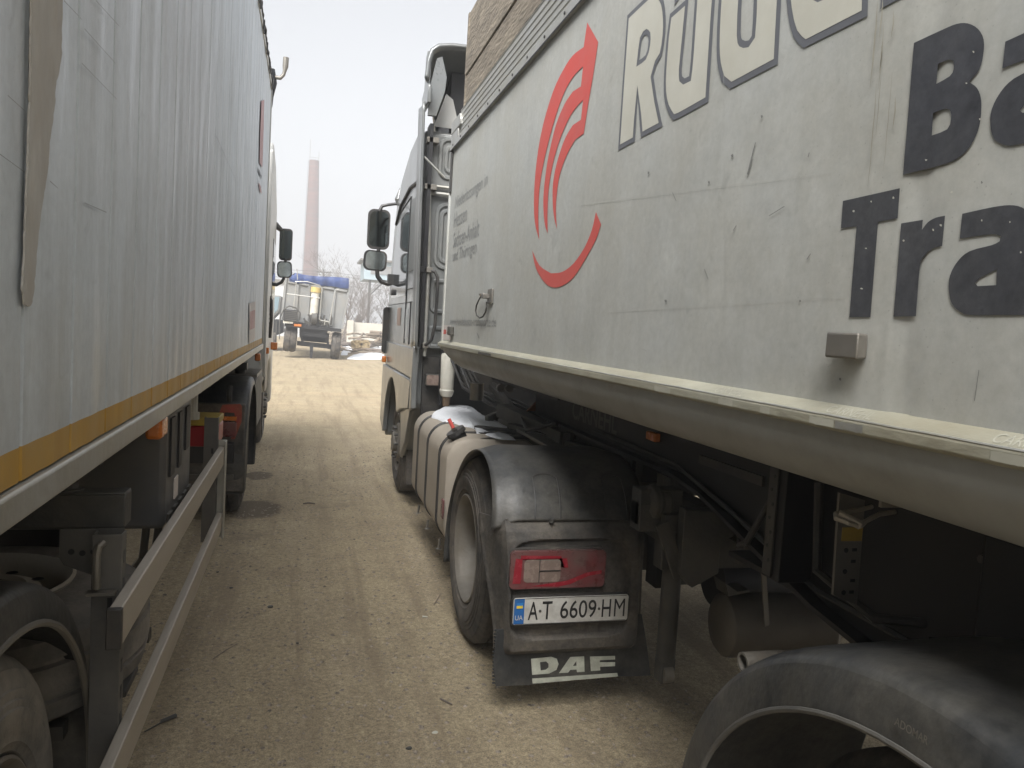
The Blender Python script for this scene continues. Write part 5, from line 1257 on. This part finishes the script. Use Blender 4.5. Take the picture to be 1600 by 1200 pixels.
# concrete wall
FW = thing('concrete_wall', (6, 50, 0), 'low pale concrete panel wall behind the scrap wood and snow', 'wall')
x0 = at(548,520,Y=50).x
b = B()
for i in range(4):
    z1_ = at(560,504,Y=50).z; b.box(x0+i*2.4+.02, x0+i*2.4+2.36, 50, 50.15, 0, z1_+.0); 
    b.done('panel', m_conc, FW, bev=.02); b = B()
b.bm.free()
b = B(); b.box(x0-.25,x0+.15,49.6,50.1,0,at(548,503,Y=50).z+.1); b.done('pier', m_conc, FW, bev=.03)
# snow-covered ground patches
def snow_ground(px, lab, h=.10):
    pts = [(at(x,y,Z=0).x, at(x,y,Z=0).y) for x, y in px]; loop = smooth_loop(pts,4); c = Vector((sum(p[0] for p in loop)/len(loop), sum(p[1] for p in loop)/len(loop)))
    b = B(); rows = []
    for s, k in ((1,-.1),(.96,.5),(.88,.8),(.7,1),(.45,1.05),(.2,1)):
        rows.append([b.bm.verts.new((c.x+(p[0]-c.x)*s+.12*noise.noise(Vector((p[0]*2,p[1]*.7,s))), c.y+(p[1]-c.y)*s, h*k*(1+.6*noise.noise(Vector((p[0]*1.5*s,p[1]*s,3)))))) for p in loop])
    n = len(loop)
    for p, q in zip(rows, rows[1:]):
        for i in range(n): b.bm.faces.new((p[i],p[(i+1)%n],q[(i+1)%n],q[i]))
    b.bm.faces.new(rows[-1]); o = b.done('snow_cover', m_snow); tag(o, lab, 'snow', 'snow patches on the far ground')
snow_ground([(541,561),(552,556),(570,553),(590,552),(602,556),(598,561),(570,562)], 'white snow patch on the ground in front of the log pile')
snow_ground([(532,553),(536,540),(548,534),(556,538),(552,548),(542,555)], 'narrow snow patch between the tipper truck and the logs', .12)
snow_ground([(560,545),(575,538),(610,533),(640,538),(625,546),(590,549)], 'snow lying among the logs beside the grey truck cab', .15)
# log pile / scrap wood: individual logs
random.seed(11)
for i in range(46):
    u = random.random(); x = 545+u*75; y = random.uniform(521,552)
    Yd = 1200*1.7/max(20,(y-500-0.06*(x-478)+4))*1.0; Yd = max(36, min(48, Yd))
    c = at(x, y, Y=Yd); z = max(.08, min(c.z, 1.1)); a = random.uniform(-.35,.35)+(.3 if i%3 else 1.2); L_ = random.uniform(.6,2.6); t_ = random.uniform(-.15,.15); r = random.uniform(.04,.11)
    d = Vector((math.cos(a),math.sin(a),t_))*L_/2; b = B(); b.tube([Vector((c.x,Yd,z))-d, Vector((c.x,Yd,z))+d*.1+Vector((0,0,random.uniform(-.05,.08))), Vector((c.x,Yd,z))+d], [r,r*.9,r*.7], 8)
    o = b.done('log', m_log if i%4 else m_bark); tag(o, 'rough cut log or branch lying in the snowy scrap wood pile', 'log', 'logs in the scrap wood pile')
b = B()
random.seed(5)
for i in range(160):
    x = random.uniform(552,575); y = random.uniform(533,543); q = at(x,y,Y=41+random.random()); r = random.uniform(.04,.10); b.box(q.x-r*1.4,q.x+r*1.4,q.y-r,q.y+r,q.z-r*.6,q.z+r*.6)
o = b.done('chopped_firewood', M('fresh_wood',(.42,.32,.18),.8,0,.35,3), flat=True); tag(o, 'heap of fresh yellow chopped firewood by the concrete pier', 'firewood', kind='stuff')
# brushwood bank in front of the trees
b = B()
for i in range(1500):
    x = random.uniform(1.6,16); Yd = random.uniform(51,58); z = random.uniform(0,1.5)*random.uniform(.3,1); d = Vector((random.uniform(-1,1),random.uniform(-.5,.5),random.uniform(-.2,.7)))*random.uniform(.3,.9)
    b.tube([(x,Yd,z), Vector((x,Yd,z))+d], .015, 3, caps=False)
o = b.done('brushwood', m_bark, flat=True); tag(o, 'tangled grey brushwood behind the concrete wall', 'brushwood', kind='stuff')
b = B()
def mound(u, v):
    x = 2.2+u*22; y = 52+v*14; return (x, y, max(-.05, 1.0*math.sin(v*math.pi)*min(1,u*8)*(1+.5*noise.noise(Vector((x,y,0))))))
b.grid(mound, 50, 16); o = b.done('earth_bank', m_rubble); o['kind'] = 'structure'
# bare trees
def tree(x, y, h, seed, lean=0.0, label=''):
    rnd = random.Random(seed); h *= .8; root = thing('bare_tree', (x,y,0), label, 'tree', 'bare winter trees behind the yard')
    T = B(); Cw = B()
    def branch(b, p, d, L_, r, lvl):
        n = 4; pts = [p]; q = p.copy(); dd = d.copy()
        for i in range(n):
            dd = (dd+Vector((rnd.uniform(-1,1),rnd.uniform(-1,1),rnd.uniform(-.4,.7)))*.16).normalized(); q = q+dd*L_/n; pts.append(q.copy())
        (T if lvl == 0 else Cw).tube(pts, [r*(1-.7*i/n) for i in range(n+1)], 6 if lvl < 2 else 3, caps=False)
        if lvl >= 4: return
        k = (9,6,5,5)[lvl]
        for i in range(k):
            t = rnd.uniform(.25,1) if lvl else rnd.uniform(.22,1); j = min(int(t*n), n-1); bp = pts[j].lerp(pts[j+1], t*n-j)
            a = rnd.uniform(0,6.28); side = Vector((math.cos(a),math.sin(a),0)); nd = (dd*.55+side*rnd.uniform(.4,.8)+Vector((0,0,.35))).normalized()
            branch(b, bp, nd, L_*rnd.uniform(.38,.6), max(.005, r*.36), lvl+1)
    branch(T, Vector((x,y,-.1)), Vector((lean,0,1)).normalized(), h*.75, h*.016, 0)
    T.done('trunk', m_bark, root); Cw.done('crown', m_bark, root, flat=True)
for i, (px, Yd, h, ln, lab) in enumerate(((538,72,7.0,.1,'thin bare tree leftmost, right beside the blue tarpaulin'),(552,64,8.5,-.12,'tall forked bare tree left of the pale blue shed'),(563,78,8.0,.15,'slim hazy bare tree just left of the shed post'),(584,56,4.6,-.3,'leaning bare sapling under the raised shed'),(598,68,6.5,.05,'bare bushy tree between the shed post and the truck cab'),(612,60,5.5,.2,'bare tree half hidden by the grey truck cab'),(546,54,3.6,.35,'low bare shrub like tree at the left end of the concrete wall'),(571,58,3.8,-.2,'low bare tree rising behind the firewood heap'))):
    tree(at(px,500,Y=Yd).x, Yd, h, 30+i, ln, lab)
# utility pole with wires
UP = thing('utility_pole', (1.6, 95, 0), 'distant grey utility pole carrying wires right of the chimney', 'pole')
ux = at(505,440,Y=95).x; uz = at(505,421,Y=95).z
b = B(); b.tube([(ux,95,0),(ux,95,uz)],[.14,.1],8); b.done('mast', m_steel, UP)
b = B(); b.box(ux-.8,ux+.8,94.95,95.05,uz-.4,uz-.3); b.done('crossarm', m_steel, UP)
for k, dz in enumerate((0,-.35,-.9,-1.4)):
    b = B(); b.tube([(ux+t*60,95+t*10,uz-.25+dz+(t*t-abs(t))*2.2*1.0) for t in [i/10-1 for i in range(21)]], .02, 4); o = b.done('overhead_wire', m_steel, UP)
# debris on the dirt
def debris(name, px, sz, lab, mat, cat='debris'):
    q = at(px[0],px[1],Z=0); z = gz(q.x,q.y); b = B(); rnd = random.Random(int(px[0]))
    pts = [(q.x+sz*math.cos(a)*rnd.uniform(.6,1.1), q.y+sz*.8*math.sin(a)*rnd.uniform(.6,1.1)) for a in [k*1.05 for k in range(6)]]
    b.prism(pts, 'z', z, z+sz*.45); o = b.done(name, mat, bev=sz*.12); tag(o, lab, cat)
debris('dark_chip', (422,948), .022, 'flat dark chip of rubber lying alone near the middle of the dirt', m_steel)
debris('pale_chip', (680,1145), .014, 'small pale chip on the dirt below the mudflap', m_cream)
debris('stone', (340,893), .012, 'dark pebble right of the lower guard rail', m_dark, 'stone')
debris('stone', (361,917), .012, 'dark pebble below another one right of the guard rail', m_dark, 'stone')
debris('stone', (465,1003), .010, 'dark pebble on open dirt below the flat dark chip', m_dark, 'stone')
debris('stone', (412,885), .013, 'brown stone on the dirt right of the guard rails, above the dark chip', m_log, 'stone')
debris('stone', (640,1170), .016, 'grey stone near the bottom edge of the dirt', m_steel, 'stone')
def stick(pts, r, lab, mat, name='stick', cat='stick'):
    P_ = [at(x,y,Z=0) for x, y in pts]; b = B(); b.tube([Vector((p.x,p.y,gz(p.x,p.y)+r[i]+.004)) for i, p in enumerate(P_)], list(r), 8); tag(b.done(name, mat), lab, cat)
stick([(226,1144),(250,1131),(252,1130),(275,1121)], (.0025,.003,.008,.009), 'thin dark screwdriver shaped stick beside the lower guard rail', m_steel)
stick([(332,1030),(352,1016),(371,1006)], (.002,.002,.0015), 'thin curved twig on dirt right of the guard rails', m_bark)
stick([(678,944),(684,935),(688,928)], (.004,.004,.003), 'short straw coloured stick left of the rear tyre', m_log)
stick([(474,787),(482,786),(492,787)], (.006,.006,.005), 'small dark twig in the middle distance of the dirt lane', m_bark)
stick([(688,1092),(696,1096),(706,1101)], (.004,.004,.003), 'short dark twig below the rear tyre', m_bark)
stick([(660,963),(664,963),(668,963)], (.005,.004,.003), 'tiny pale straw by the rear tyre', m_cream)
# ------------------------------------------------------------------ haze
b = B(); b.box(-950,950,-950,950,-1.2,42)
hz = bpy.data.materials.new('fog'); hz.use_nodes = True; t = hz.node_tree; t.nodes.clear()
pv = t.nodes.new('ShaderNodeVolumePrincipled'); pv.inputs['Color'].default_value = (.985,.99,1.0,1); pv.inputs['Density'].default_value = .0052
ou = t.nodes.new('ShaderNodeOutputMaterial'); t.links.new(pv.outputs[0], ou.inputs['Volume'])
o = b.done('haze', hz, flat=True); tag(o, 'pale winter fog filling the yard', None, kind='stuff')
